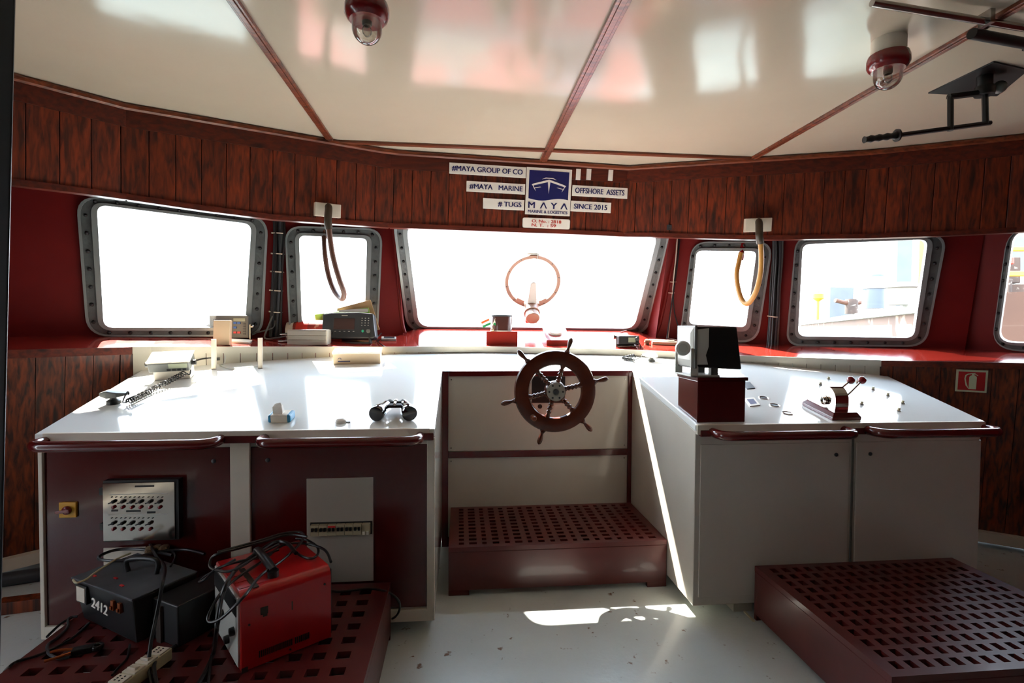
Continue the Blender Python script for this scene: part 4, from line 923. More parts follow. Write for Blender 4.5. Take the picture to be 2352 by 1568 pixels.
for s, mts in ((1, ('saffron', 'paper', 'leaf')), (-1, ('saffron', 'paper', 'leaf'))):
    b = B(); a0, a1 = Vector((s*-.012, 0, 0)), Vector((s*.028, 0, .10)); b.tube([a0, a1], .0016, 6); po = b.obj('staff', 'cream', t, world=False)
    dx = (a1-a0).normalized(); ou = Vector((s*.9, -.1, -.42)).normalized(); top_ = a0 + dx*.088
    for i, mn in enumerate(mts):
        b = B(); q0 = top_ - dx*(.0135*i); q1 = q0 - dx*.0135; L2 = .055; v = Vector((0, .0012, 0)); w1 = Vector((0, -.004, 0))
        b.hexa([q1, q1+ou*L2+w1, q1+ou*L2+w1+v, q1+v, q0, q0+ou*L2+w1, q0+ou*L2+w1+v, q0+v]); b.obj('flag_stripe', mn, po, world=False)
b = B(); b.lathe([(.014, 0), (.012, .004), (.003, .005)], None, 14); b.obj('flag_base', 'cream', t, smooth=True, world=False)
# wedge box with round disc
p, n = on_sill(1283, 793); k = xy_scale(p); m = T(*p); t = thing('wedge_box', 'red wedge box with a white round disc behind the ship wheel', 'box', m)
b = B(); w2 = 28*k; b.hexa([Vector(q) for q in ((-w2, 0, -.006), (w2, 0, -.006), (w2, .2, -.006), (-w2, .2, -.006), (-w2, 0, 12*k), (w2, 0, 12*k), (w2, .2, 46*k), (-w2, .2, 46*k))]); b.obj('box_body', 'sill', t, bev=.002, world=False)
mm = T(-.004, .1, 30*k) @ RX(.43); b = B(); b.lathe([(.044, -.01), (.044, .012), (.04, .014), (.002, .014)], mm, 28); b.obj('disc', 'signwhite', t, smooth=True, world=False)
# second radio with its microphone on the right
p, n = on_sill(1445, 797); k = xy_scale(p); m = T(*p) @ RZ(.06); t = thing('vhf_radio', 'small black radio with pale display on the sill right of the windscreen middle', 'radio', m)
b = B(); b.box(-24*k, 22*k, 0, .11, 6*k, 26*k); cs = b.obj('case', 'black', t, bev=.004, world=False)
b = B(); b.box(-2*k, 15*k, -.002, .002, 11*k, 22*k); b.obj('display', 'lcd', cs, world=False)
b = B(); b.lathe([(5*k, 0), (4.5*k, .014), (2*k, .015)], T(18.5*k, 0, 19*k) @ RX(PI/2), 12); b.obj('knob', 'dgrey', cs, smooth=True, world=False)
b = B(); b.box(-28*k, 26*k, .02, .09, -.01, 3*k); b.box(-29*k, -27*k, .02, .06, -.01, 26*k); b.box(25*k, 27*k, .02, .06, -.01, 26*k); b.lathe([(5*k, 0), (5*k, .012)], T(-29*k, .04, 23*k) @ RY(-PI/2), 10); b.obj('cradle', 'steel', t, world=False)
m1 = on_top(1494, 829, math.radians(170)); mc = radio_mic('vhf_microphone', 'pale fist microphone at the back of the worktop beside the radar', m1, 1.05, 'grey', 'offwhite')
A_ = m @ Vector((21*k, -.004, 12*k)); c1, c2 = cp(1430, 826)+NZ*.012, cp(1456, 831)+NZ*.012
b = B(); b.tube([A_, A_+Vector((.01, -.02, -.03)), A_ + Vector((0, -.03, -.1)), cp(1455, 821)+NZ*.012], .0035, 6, 6); b.tube(coil(cp(1455, 821)+NZ*.012, c1, .008, 9, .002), .003, 5); b.tube(coil(c1, c2, .008, 9, .002), .003, 5); b.tube([c2, cp(1470, 825)+NZ*.012, m1 @ Vector((.054, 0, .036))], .0025, 6, 6); b.obj('coiled_lead', 'rubber', mc, smooth=True)
# loose bits on the right sill
m = sill_frame(1486, 791, .2); b = B(); b.lathe([(.016, 0), (.014, .01), (.02, .016), (.016, .03), (.004, .036)], m, 14); tag(b.obj('rag_plug', 'cliptan', smooth=True), 'small brown plug between the black radio and the paper strip', 'plug')
m = sill_frame(1528, 791, -.22); b = B(); b.box(-.085, .075, -.02, .022, 0, .02, m); b.box(-.1, .06, .0, .04, .02, .024, m); tag(b.obj('paper_strip', 'card', bev=.002), 'pale folded paper strip on the red sill left of the radar', 'paper')
b = B(); q = [on_sill(*v)[0]+Vector((0, 0, .004)) for v in ((1425, 764), (1440, 760), (1462, 760), (1500, 768), (1530, 776), (1562, 784))]; b.tube(q, .003, 6, 6); tag(b.obj('thin_lead', 'hosebrown', smooth=True), 'thin brown wire trailing along the sill below the windscreen right corner', 'cable')

# clear view screen in the windscreen
cc = FC.hit(1223, 645); R_ = (FC.hit(1286, 645)-FC.hit(1160, 645)).length/2
mW = basis(cc + FC.n*.012, FC.e, FC.u, FC.n); t = thing('clear_view_screen', 'round clear view screen ring with motor in the middle of the windscreen', 'clear view screen', mW)
b = B(); seg = 56; pr = [(R_-.022, -.01), (R_-.022, .008), (R_, .012), (R_+.004, .0), (R_, -.01)]
b.loft([[Vector((r*math.cos(2*PI*k/seg), r*math.sin(2*PI*k/seg), z)) for r, z in pr] for k in range(seg)], False, True); rg = b.obj('ring', 'tan', t, smooth=True, world=False)
for q in range(10): a = 2*PI*q/10+.2; b = B(); b.lathe([(.004, 0), (.003, .003)], T((R_-.008)*math.cos(a), (R_-.008)*math.sin(a), .01), 8); b.obj('screw', 'dgrey', rg, world=False)
b = B(); v = [(R_-.012)*Vector((math.cos(2*PI*k/40), math.sin(2*PI*k/40), 0)) for k in range(40)]; b.face(v); b.obj('disc_glass', 'glass', t, world=False)
b = B(); pts = [(-.035, -R_*.98), (.035, -R_*.98), (.022, -.03), (.02, .0), (.01, .014), (-.01, .014), (-.02, .0), (-.022, -.03)]; b.prism(pts, .012, .045); b.obj('belt_arm', 'lgrey', t, bev=.006, world=False)
mb = T(0, -R_*1.0, .03) @ RX(.25)
b = B(); b.lathe([(.052, -.03), (.054, .04), (.054, .05), (.046, .05), (.046, .10), (.042, .104), (.003, .104)], mb, 28); b.obj('motor', 'tan', t, smooth=True, world=False)
b = B(); b.box(-.04, .04, -R_-.085, -R_-.02, .0, .08); b.obj('motor_bracket', 'signred', t, bev=.006, world=False)
for s in (-1, 1):
    b = B(); b.box(s*.085-.028, s*.085+.028, -.012, .012, .005, .018, T(0, -R_*.93, 0) @ RZ(s*.45)); b.obj('clamp', 'tan', t, bev=.002, world=False)
b = B(); b.box(.016, .02, R_-.02, R_+.018, .0, .016); b.box(-.05, .026, R_+.004, R_+.018, -.004, .006); b.obj('top_clip', 'lgrey', t, world=False)

# ------------------------------------------------------------------ hoses on the fascia
def fas_hit(px, py): return fas_k(px, py)[1]
def fas_frame(px, py):
    k, p = fas_k(px, py); e, u, n, q = fas_plane(k); return basis(p, e, u, n)    # x along, y up, z into the room
def hose(label, blk, path, back, mt, r, m2):
    f = fas_frame(*blk); k = xy_scale(f.translation); t = thing('hanging_hose', label, 'hose', f)
    b = B(); b.box(-28*k, 28*k, -16*k, 14*k, 0, .05); b.obj('wall_block', 'offwhite', t, bev=.003, world=False)
    d0 = depth(f.translation) - .09; P_ = [at(x, y, d0 + dd) for x, y, dd in path]
    b = B(); b.tube([f @ Vector((0, 8*k, .03)), f @ Vector((0, 2*k, .062)), P_[0], lerp(P_[0], P_[1], .6)], r*1.35, 12, 6); b.obj('sleeve', 'putty', t, smooth=True)
    b = B(); b.tube(P_, r, 12, 7); b.obj('hose_loop', mt, t, smooth=True)
    b = B(); q = at(*back[0]), at(*back[1]); b.tube([q[0], lerp(q[0], q[1], .5), q[1]], r*1.1, 10); b.obj('end_fitting', m2, t, smooth=True)
dW = depth(FL1.hit(745, 600)) - .02
hose('brown hose looping down from a white block before the small left window', (750, 482), [(753, 505, -.02), (757, 540, -.01), (765, 590, 0), (779, 640, .02), (790, 672, .06), (785, 686, .12), (768, 668, .2), (754, 630, .27), (746, 580, .3), (744, 545, dW-depth(fas_hit(750, 482))+.06)], ((743, 515, dW), (746, 548, dW)), 'hosebrown', .0145, 'hosebrown')
dW2 = depth(FR1.hit(1700, 600)) - .02
hose('tan hose looping down from a white block before the small right window', (1738, 516), [(1744, 540, -.02), (1748, 570, 0), (1748, 615, .02), (1741, 655, .05), (1730, 682, .09), (1717, 697, .13), (1705, 690, .17), (1696, 665, .2), (1692, 630, .22), (1698, 597, .24), (1702, 580, .24)], ((1706, 552, dW2), (1702, 598, dW2)), 'hose', .015, 'redplastic')
# small junk on the fascia
for px, py, lab in ((1327, 401, 'small white tape stub above the right signs, first beside the logo'), (1351, 401, 'small white tape stub above the right signs, second from the logo'), (1401, 403, 'small white tape stub above the right signs, farthest from the logo')):
    f = fas_frame(px, py); k = xy_scale(f.translation); b = B(); b.box(-5.2*k, 5.2*k, -12*k, 12*k, 0, .008, f @ T(0, 0, .006)); tag(b.obj('tape_stub', 'signwhite'), lab, 'tape', 'tape stubs')
f = fas_frame(1537, 522); b = B(); b.box(-.014, .014, -.016, .016, 0, .006, f); b.box(.0, .014, -.004, .014, .006, .02, f); tag(b.obj('cable_clip', 'dgrey', bev=.001), 'small dark clip on the fascia above the windscreen right corner', 'clip')

# ------------------------------------------------------------------ signs
def sign(name, label, q, cat='sign', lift=.012, mt='signwhite', th=.006, rad=0):
    f = fas_frame(sum(x for x, y in q)/4, sum(y for x, y in q)/4); f = f @ T(0, 0, lift); n = f.col[2].xyz; d = n.dot(f.translation)
    P_ = [f.inverted() @ plane(x, y, n, d) for x, y in q]; t = thing(name, label, cat, f); b = B()
    xs_ = (P_[0].x+P_[3].x)/2, (P_[1].x+P_[2].x)/2; ys_ = (P_[2].y+P_[3].y)/2, (P_[0].y+P_[1].y)/2
    if rad: b.prism([(v.x, v.y) for v in rounded([Vector((xs_[0], ys_[0], 0)), Vector((xs_[1], ys_[0], 0)), Vector((xs_[1], ys_[1], 0)), Vector((xs_[0], ys_[1], 0))], rad, 4)], -th, 0)
    else: b.prism([(xs_[0], ys_[0]), (xs_[1], ys_[0]), (xs_[1], ys_[1]), (xs_[0], ys_[1])], -th, 0)
    b.obj('plate', mt, t, bev=.001, world=False)
    return t, f, xs_, ys_
def words(t, f, xs_, ys_, s, x0, x1, h, col='navy', yc=.5, weight=0):
    w_ = xs_[1]-xs_[0]; hh = ys_[1]-ys_[0]; text(s, w_*(x1-x0), hh*h, f @ T(xs_[0]+w_*(x0+x1)/2, ys_[0]+hh*yc, .0006), col, t, weight=weight)
sg = sign('name_sign', 'white strip sign reading MAYA GROUP OF CO, topmost left', [(1032, 374), (1209, 383), (1207, 408), (1032, 399)]); words(*sg, '#MAYA GROUP OF CO', .035, .955, .52)
sg = sign('name_sign', 'white strip sign reading MAYA MARINE, middle left', [(1072, 416), (1207, 422), (1205, 446), (1071, 440)]); words(*sg, '#MAYA   MARINE', .05, .955, .52)
sg = sign('name_sign', 'short white strip sign reading TUGS, lowest left', [(1110, 455), (1205, 459), (1203, 483), (1109, 479)]); words(*sg, '# TUGS', .36, .93, .5)
sg = sign('name_sign', 'white strip sign reading OFFSHORE ASSETS right of the logo', [(1316, 426), (1447, 431), (1444, 456), (1313, 450)]); words(*sg, 'OFFSHORE  ASSETS', .05, .91, .5, yc=.53)
sg = sign('name_sign', 'white strip sign reading SINCE 2015, lowest right', [(1312, 461), (1405, 465), (1402, 489), (1310, 485)]); words(*sg, 'SINCE 2015', .08, .9, .48)
t, f, xs_, ys_ = sign('logo_sign', 'square white logo sign with a ship bow on navy above the windscreen', [(1211, 384), (1317, 389), (1306, 496), (1205, 492)], lift=.014)
w_, hh = xs_[1]-xs_[0], ys_[1]-ys_[0]
def LP(u, v): return (xs_[0]+w_*u, ys_[0]+hh*v)
wave = [(.94 - .88*i/16, .335 + .028*math.sin((i/16)*PI*2.0 + .35)) for i in range(17)]
b = B(); b.prism([LP(.06, .94)[:], *[LP(u, v) for u, v in wave[::-1]], LP(.94, .94)][::1], 0, .0012, f); b.obj('navy_field', 'navy', t)
def ink(pts, col='signwhite', z=.0024, name='emblem'):
    b = B(); b.prism([LP(u, v) for u, v in pts], .0012, z, f); b.obj(name, col, t)
ink([(.12, .64), (.16, .66), (.5, .76), (.84, .66), (.88, .64), (.86, .615), (.5, .715), (.14, .615)])
ink([(.12, .64), (.145, .615), (.17, .56), (.215, .505), (.19, .56), (.165, .605), (.15, .64)]); ink([(.88, .64), (.855, .615), (.83, .56), (.785, .505), (.81, .56), (.835, .605), (.85, .64)])
ink([(.47, .73), (.53, .73), (.515, .6), (.5, .46), (.485, .6)])
ink([(.34, .76), (.42, .80), (.58, .80), (.66, .76), (.57, .78), (.43, .78)])
ink([(.17, .575), (.3, .6), (.33, .595), (.18, .56)]); ink([(.83, .575), (.7, .6), (.67, .595), (.82, .56)])
for s_, u in (('M', .135), ('Y', .63)): text(s_, w_*.14, hh*.13, f @ T(*LP(u, .205), .0006), 'navy', t, 'lettering', 0)
for u in (.4, .86):
    ink([(u-.08, .14), (u-.052, .14), (u, .235), (u+.052, .14), (u+.08, .14), (u+.014, .27), (u-.014, .27)], 'navy', .002, 'lettering')
text('MARINE & LOGISTICS', w_*.88, hh*.062, f @ T(*LP(.5, .068), .0006), 'navy', t, 'lettering', 0)
t, f, xs_, ys_ = sign('number_plate', 'small rounded plate with red numbers under the logo sign', [(1202, 500), (1310, 503), (1308, 526), (1199, 523)], rad=.012)
w_, hh = xs_[1]-xs_[0], ys_[1]-ys_[0]
text('O. No. : 2818', w_*.62, hh*.3, f @ T(*LP(.5, .70), .0006), 'signred', t); text('N. T.  : 59', w_*.51, hh*.3, f @ T(*LP(.445, .3), .0006), 'signred', t)
# fire extinguisher sign on the dado at the right
q = [(2197, 848), (2270, 847), (2272, 898), (2198, 898)]
DP = [(p.x, p.y) for p in dr]
c0 = on_poly(2234, 872, DP); k = min(range(len(dr)-1), key=lambda i: abs((dr[i].x+dr[i+1].x)/2-c0.x)); e = (dr[k+1]-dr[k]); e.z = 0; e.normalize(); n = Vector((e.y, -e.x, 0))
uu = (n*.2 + Vector((0, 0, 1))).normalized(); n = e.cross(uu); n = n if n.dot(O-c0) > 0 else -n; c0 = plane(2234, 872, n, n.dot(Vector((dr[k].x, dr[k].y, dr[k].z-.03)) + n*-.008)); f = basis(c0, e, uu, n); d = n.dot(c0); P_ = [f.inverted() @ plane(x, y, n, d) for x, y in q]
xs_ = (P_[0].x, P_[1].x); ys_ = (P_[3].y, P_[0].y); w_, hh = xs_[1]-xs_[0], ys_[1]-ys_[0]
t = thing('fire_sign', 'red and white fire extinguisher sign on the wood dado at the right', 'sign', f)
b = B(); b.box(xs_[0], xs_[1], ys_[0], ys_[1], -.006, .003); b.obj('plate', 'paleglow', t, world=False)
b = B(); b.box(*[xs_[0]+w_*.07, xs_[0]+w_*.93, ys_[0]+hh*.08, ys_[0]+hh*.92, .003, .004]); b.obj('red_field', 'firered', t, world=False)
def ink2(pts): b = B(); b.prism([LP(u, v) for u, v in pts], .004, .0046); b.obj('pictogram', 'paleglow', t, world=False)
ink2([(.42, .14), (.66, .14), (.66, .68), (.63, .74), (.58, .77), (.5, .77), (.45, .74), (.42, .68)]); ink2([(.5, .77), (.58, .77), (.58, .84), (.62, .87), (.5, .86)]); ink2([(.56, .83), (.7, .74), (.7, .77), (.58, .86)])
ink2([(.5, .86), (.36, .83), (.29, .76), (.27, .6), (.32, .3), (.42, .14), (.38, .28), (.335, .46), (.31, .62), (.33, .74), (.38, .79), (.5, .83)])

# ------------------------------------------------------------------ cable trunks up the pillars
def trunk(name, label, fc, line, cols, wd, r, ties, n_cables=8, extra=()):
    t = thing(name, label, 'cable bundle', tuple(fc.hit(*line[-1]))); 
    for i in range(n_cables):
        o_ = (i-(n_cables-1)/2)/n_cables*wd; P_ = []
        for j, (x, y) in enumerate(line): P_.append(fc.hit(x + o_ + random.uniform(-2, 2), y) + fc.n*(.014 + .010*(i % 3) + .0))
        b = B(); b.tube(P_, r, 7, 4); b.obj('cable', cols[i % len(cols)], t, smooth=True)
    for (x, y) in ties:
        b = B(); c = fc.hit(x, y) + fc.n*.02; a_ = fc.hit(x-wd*.62, y-1) + fc.n*.008; d_ = fc.hit(x+wd*.62, y+1) + fc.n*.008
        b.tube([a_, lerp(a_, c, .5)+fc.n*.024, c+fc.n*.03, lerp(d_, c, .5)+fc.n*.024, d_], .0034, 6, 5); b.box(-.004, .004, -.004, .004, 0, .008, basis(a_, fc.e, fc.u, fc.n)); b.obj('cable_tie', 'tie', t)
trunk('cable_bundle', 'thick bundle of dark cables with white ties between the two left windows', FL2, [(638, 470), (639, 540), (636, 620), (632, 700), (629, 772)], ['rubber', 'dgrey', 'rubber', 'grey'], 24, .0085, [(639, 536), (638, 583), (636, 624), (634, 667), (633, 716)], 9)
trunk('cable_bundle', 'thick bundle of dark cables between the two right windows', FR1, [(1783, 520), (1783, 590), (1779, 660), (1776, 730), (1772, 800)], ['rubber', 'dgrey', 'rubber', 'grey'], 21, .008, [(1776, 726)], 8)
t = thing('cable_run', 'thin cables tied down the pillar right of the windscreen', 'cable bundle', tuple(FR1.hit(1545, 700)))
for i, (ln, mt) in enumerate(((((1556, 520), (1553, 580), (1547, 640), (1542, 700), (1538, 740), (1534, 776)), 'offwhite'), (((1560, 520), (1557, 580), (1550, 640), (1546, 690), (1553, 735), (1570, 775)), 'rubber'), (((1563, 520), (1556, 600), (1549, 650), (1543, 690), (1536, 740), (1531, 778)), 'rubber'))):
    b = B(); b.tube([FR1.hit(x, y) + FR1.n*(.012+.006*i) for x, y in ln], .0042, 7, 6); b.obj('cable', mt, t, smooth=True)
for x, y in ((1545, 647), (1541, 672)):
    b = B(); b.tube([FR1.hit(x-6, y)+FR1.n*.01, FR1.hit(x, y)+FR1.n*.034, FR1.hit(x+8, y)+FR1.n*.01], .003, 6, 4); b.obj('cable_tie', 'tie', t)
b = B(); pa = on_sill(598, 776)[0] + Vector((0, 0, .03)); b.tube([FL2.hit(630, 735)+FL2.n*.03, FL2.hit(622, 752)+FL2.n*.04, pa + Vector((-.02, -.03, .0)), pa + Vector((-.1, 0, -.02))], .0045, 7, 6)
b.tube([FL2.hit(630, 712)+FL2.n*.03, FL2.hit(614, 745)+FL2.n*.05, on_sill(608, 780)[0]+Vector((0, 0, .012)), on_sill(630, 782)[0]+Vector((0, 0, .014)), on_sill(656, 780)[0]+Vector((0, .0, .02))], .005, 7, 6); tag(b.obj('grey_lead', 'grey', smooth=True), 'grey leads curling from the left cable bundle onto the sill', 'cable')

# ------------------------------------------------------------------ ceiling fittings
def lamp(label, px, py):
    p = zp(px, py, 2.075); m = T(p.x, p.y, ZC); t = thing('ceiling_lamp', label, 'lamp', m, 'bulkhead ceiling lamps')
    b = B(); b.lathe([(.052, 0), (.052, -.035), (.048, -.05)], None, 28); b.obj('base', 'offwhite' if px > 1500 else 'redplastic', t, smooth=True, world=False)
    b = B(); b.lathe([(.046, -.045), (.06, -.052), (.064, -.065), (.064, -.085), (.058, -.096), (.05, -.104), (.044, -.104)], None, 32); b.obj('collar', 'redplastic', t, smooth=True, world=False)
    b = B(); b.lathe([(.043, -.10)] + [(.043*math.cos(a), -.125-.043*math.sin(a)) for a in [PI/2*i/9 for i in range(9)]] + [(.002, -.168)], None, 28, False); b.obj('glass_dome', 'dome', t, smooth=True, world=False)
    b = B(); b.lathe([(.014, -.09), (.014, -.112), (.012, -.116)], None, 14); b.obj('bulb_holder', 'putty', t, smooth=True, world=False)
    b = B(); b.lathe([(.009, -.116), (.014, -.126), (.013, -.138), (.006, -.146), (.001, -.148)], None, 14); b.obj('bulb', 'dome', t, smooth=True, world=False)
lamp('red collared ceiling lamp with clear dome at the top left of the middle', 843, 38); lamp('red collared ceiling lamp with clear dome on the right batten', 2040, 152)
t = thing('searchlight_control', 'dark steel searchlight handle hanging from a ceiling plate at the right', 'control handle', tuple(zp(2245, 180, ZC)))
q = [zp(x, y, ZC) for x, y in ((2132, 212), (2282, 140), (2362, 158), (2290, 218))]
b = B(); b.prism([(v.x, v.y) for v in q], ZC-.006, ZC); b.obj('ceiling_plate', 'black', t)
pc = zp(2262, 172, ZC); dc = depth(pc); 
b = B(); c1 = Vector((pc.x, pc.y, ZC)); c2 = at(2262, 206, dc-.02); c2 = Vector((pc.x, pc.y, c2.z)); b.tube([c1, c2], .026, 14); b.lathe([(.032, -.012), (.034, .0), (.034, .016), (.03, .022)], T(*c2), 16); b.obj('spindle', 'black', t, smooth=True)
L1_, L2_ = at(2183, 222, dc), at(2183, 300, dc); R1_, R2_ = at(2262, 212, dc), at(2264, 285, dc); E1, E2 = at(2275, 282, dc), at(1985, 321, dc)
def bar(nm, a_, c_, r): b = B(); b.tube([a_, c_], r, 8); b.obj(nm, 'black', t, smooth=True)
bar('cross_arm', lerp(R1_, L1_, -.1), lerp(R1_, L1_, 1.05), .012); bar('side_bar', L1_, L2_, .0105); bar('side_bar', R1_, R2_, .0105); bar('rod', E1, lerp(E1, E2, .75), .009)
b = B(); g0, g1 = lerp(E1, E2, .74), E2; N = 16; pts = [lerp(g0, g1, i/N) for i in range(N+1)]; b.tube(pts, [.0125 + .002*math.sin(i*1.6) for i in range(N+1)], 12); ax_ = (g1-g0).normalized(); x_ = ax_.orthogonal().normalized(); b.lathe([(.024, -.003), (.024, .003)], basis(g0, x_, ax_.cross(x_), ax_), 18); b.obj('grip', 'rubber', t, smooth=True)
kn = at(2296, 200, dc); b = B(); b.tube([at(2268, 207, dc), kn], .006, 8); b.sphere(kn, .024, 14, None, 1); b.obj('locking_knob', 'grey', t, smooth=True)
for nm, lab, a_, c_, r in (('ceiling_conduit', 'pale conduit tube crossing the ceiling at the top right', (2003, 6), (2460, 82), .011), ('ceiling_conduit', 'thick dark tube on the ceiling right of the batten', (2232, 77), (2470, 122), .017)):
    p, q = zp(*a_, ZC-.03), zp(*c_, ZC-.03); b = B(); b.tube([p, q], r, 12); b.box(-.008, .008, -.02, .02, -.012, .032, T(*lerp(p, q, .55))); tag(b.obj(nm, 'steel' if r < .012 else 'black', smooth=True), lab, 'conduit')

# ------------------------------------------------------------------ welding machines, power strip and leads on the left platform
def frame2(a, c, z):                          # local x from a to c, y to the back, z up
    e = Vector((c[0]-a[0], c[1]-a[1], 0)).normalized(); return basis(Vector((a[0], a[1], z)), e, Vector((-e.y, e.x, 0)), Vector((0, 0, 1))), math.hypot(c[0]-a[0], c[1]-a[1])
m, W3 = frame2((-1.245, 1.80), (-.968, 1.638), HP); D3, H3 = .2, .142
t = thing('black_welder', 'black box welding machine with chalked 2412 and a small meter on the left platform', 'welding machine', m)
b = B(); b.hexa([Vector(q) for q in ((.02, .02, 0), (W3, .01, 0), (W3, D3, 0), (.02, D3, 0), (0, 0, H3-.004), (W3, 0, H3-.004), (W3, D3, H3-.004), (0, D3, H3-.004))]); bd = b.obj('case', 'weldblack', t, bev=.006, world=False)
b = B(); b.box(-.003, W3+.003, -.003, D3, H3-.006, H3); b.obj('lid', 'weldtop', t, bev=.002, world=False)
b = B(); b.box(.03, .085, -.004, .01, .07, .128); mt = b.obj('meter', 'black', t, bev=.002, world=False)
b = B(); b.box(.035, .08, -.006, .0, .076, .122); b.obj('meter_face', 'offwhite', mt, world=False)
for x in (.215, .25):
    b = B(); b.box(x, x+.014, -.004, .01, .085, .115); b.box(x+.003, x+.011, -.009, -.003, .09, .1); b.obj('rocker_switch', 'copper', t, bev=.001, world=False)
text('2412', .085, .03, m @ T(.155, -.002, .082) @ RX(PI/2) @ RZ(-.12), 'paper', t, 'chalk_number', .01)
b = B()
for x, y in ((.05, .03), (.13, .05), (.2, .03)): b.box(x, x+.016, y, y+.006, H3, H3+.003)
b.obj('lid_marks', 'redkey', t, world=False)
b = B(); b.tube([Vector((.12, .1, H3)), Vector((.12, .1, H3+.04)), Vector((.22, .13, H3+.045)), Vector((.22, .13, H3))], .008, 10, 5); b.obj('carry_handle', 'black', t, smooth=True, world=False)
mb = m @ T(W3+.012, .03, 0)
t = thing('rectifier_box', 'plain black box close beside the black welding machine, nearer the red one', 'box', mb)
b = B(); b.box(0, .12, .02, .22, 0, .125); b.obj('case', 'weldblack', t, bev=.004, world=False); b = B(); b.box(.03, .05, .012, .02, .0, .11); b.obj('rusty_strap', 'rustdark', t, world=False)

m, W4 = frame2((-.595, 1.478), (-.391, 1.626), HP); D4, H4 = .285, .222
t = thing('red_welder', 'scratched red welding machine with black leads piled on top', 'welding machine', m)
b = B(); r = .026; pr = [(0, .004)] + [(0, H4-r)] + [(r-r*math.cos(a), H4-r+r*math.sin(a)) for a in (.4, .8, 1.2, 1.57)] + [(D4-r+r*math.sin(a), H4-r+r*math.cos(a)) for a in (.4, .8, 1.2)] + [(D4, H4-r), (D4, .004)]
b.loft([[Vector((x, y, z)) for y, z in pr] for x in (0, W4)]); b.obj('case', 'weldred', t, smooth=True, world=False)
b = B(); b.box(-.006, .002, .012, D4-.012, .012, H4-.014); fp = b.obj('front_panel', 'lgrey', t, bev=.002, world=False)
b = B(); b.box(-.009, -.004, .02, D4-.02, H4-.07, H4-.02); b.obj('control_field', 'black', fp, world=False)
for i in range(4):
    b = B(); b.lathe([(.012, 0), (.011, .012), (.003, .013)], T(-.006, .05+.06*i, .05 if i % 2 else .1) @ RY(-PI/2), 12); b.obj('socket', 'black', fp, smooth=True, world=False)
b = B(); b.box(W4-.001, W4+.006, .01, D4-.01, .01, H4-.012); b.obj('back_panel', 'black', t, world=False)
b = B()
for i in range(26):
    if i == 17: continue
    x = .045+i*.0055; b.box(x, x+.0032, -.0012, .002, .026, .045)
b.obj('vent_louvres', 'black', t, world=False)
for x, z in ((.02, .13), (W4-.02, .175), (.13, .016)): b = B(); b.lathe([(.003, 0), (.003, .003)], T(x, -.001, z) @ RX(PI/2), 8); b.obj('screw', 'black', t, world=False)
b = B(); b.box(.05, .07, -.0012, .001, .145, .166); b.box(.056, .068, -.0012, .001, .138, .15); b.box(.135, .138, -.0012, .001, .13, .155); b.box(.0, .016, -.0015, .001, .0, .014); b.obj('bare_patches', 'rustdark', t, world=False)
b = B(); b.tube([Vector((.1, .05, H4-.002)), Vector((.1, .05, H4+.018))], .016, 14); b.tube([Vector((.1, .05, H4+.016)), Vector((.098, .09, H4+.026)), Vector((.098, .17, H4+.03)), Vector((.1, .21, H4+.022)), Vector((.1, .21, H4-.002))], .0125, 12, 5); b.obj('carry_handle', 'black', t, smooth=True, world=False)
b = B()
for i in range(4): b.box(.004, .006+.07-.012*i, .03+.045*i, .042+.045*i, H4-.001, H4+.0015)
b.obj('ribs', 'weldred', t, bev=.001, world=False)
b = B(); b.box(.035, .05, .012, .16, H4-.001, H4+.002); b.obj('tape_strip', 'rustdark', t, world=False)

ZT4 = HP + H4
def on(z, *ps): return [zp(x, y, z) for x, y in ps]
def lead(name, label, pts, r=.0042, mt='rubber', cat='cable', grp=None, k=7): b = B(); b.tube(pts, r, 8, k); return tag(b.obj(name, mt, smooth=True), label, cat, grp)
dq = depth(m @ Vector((0, 0, H4))) - .03
lead('welding_lead', 'black lead hanging in a wide bight left of the red machine', on(ZT4+.012, (760, 1290), (745, 1262), (700, 1248), (650, 1252), (600, 1290)) + [at(540, 1330, dq+.1), at(505, 1365, dq+.04), at(480, 1410, dq), at(482, 1427, dq-.01), at(510, 1418, dq-.02), at(560, 1370, dq-.02)] + on(ZT4+.02, (600, 1320), (650, 1285), (695, 1240), (690, 1222), (650, 1225), (600, 1240), (500, 1268)))
lead('earth_lead', 'black lead running over the top of the red machine towards the black one', on(ZT4+.03, (705, 1232), (660, 1228), (600, 1245), (545, 1260), (505, 1270)) + [at(487, 1280, dq+.22), at(482, 1300, dq+.2), at(500, 1310, dq+.15)] + on(ZT4+.03, (540, 1308), (600, 1270), (640, 1250)))
lead('thick_lead', 'thick black lead across the red lid falling down its left side to the platform', on(ZT4+.022, (680, 1270), (660, 1248), (630, 1245), (590, 1270), (550, 1300)) + [at(520, 1340, dq+.05), at(503, 1400, dq+.04), at(497, 1450, dq+.03)] + on(HP+.006, (490, 1500), (470, 1545), (450, 1580)), .006)
lead('second_lead', 'thin black lead hanging beside the thick one left of the red machine', [at(530, 1325, dq+.08), at(512, 1370, dq+.03), at(502, 1430, dq+.0)] + on(HP+.005, (490, 1480), (484, 1520), (478, 1575)), .0036)
lead('side_lead', 'black lead arching from the red lid to its left and back up', on(ZT4+.016, (640, 1262), (590, 1280)) + [at(545, 1290, dq+.16), at(500, 1305, dq+.16), at(470, 1330, dq+.15), at(458, 1335, dq+.17), at(480, 1318, dq+.18), at(540, 1285, dq+.18)], .004)
lead('right_loop', 'short black loop at the right back of the red lid', on(ZT4+.008, (668, 1258), (690, 1275), (715, 1282), (730, 1272), (728, 1255), (705, 1240), (680, 1236)), .004)
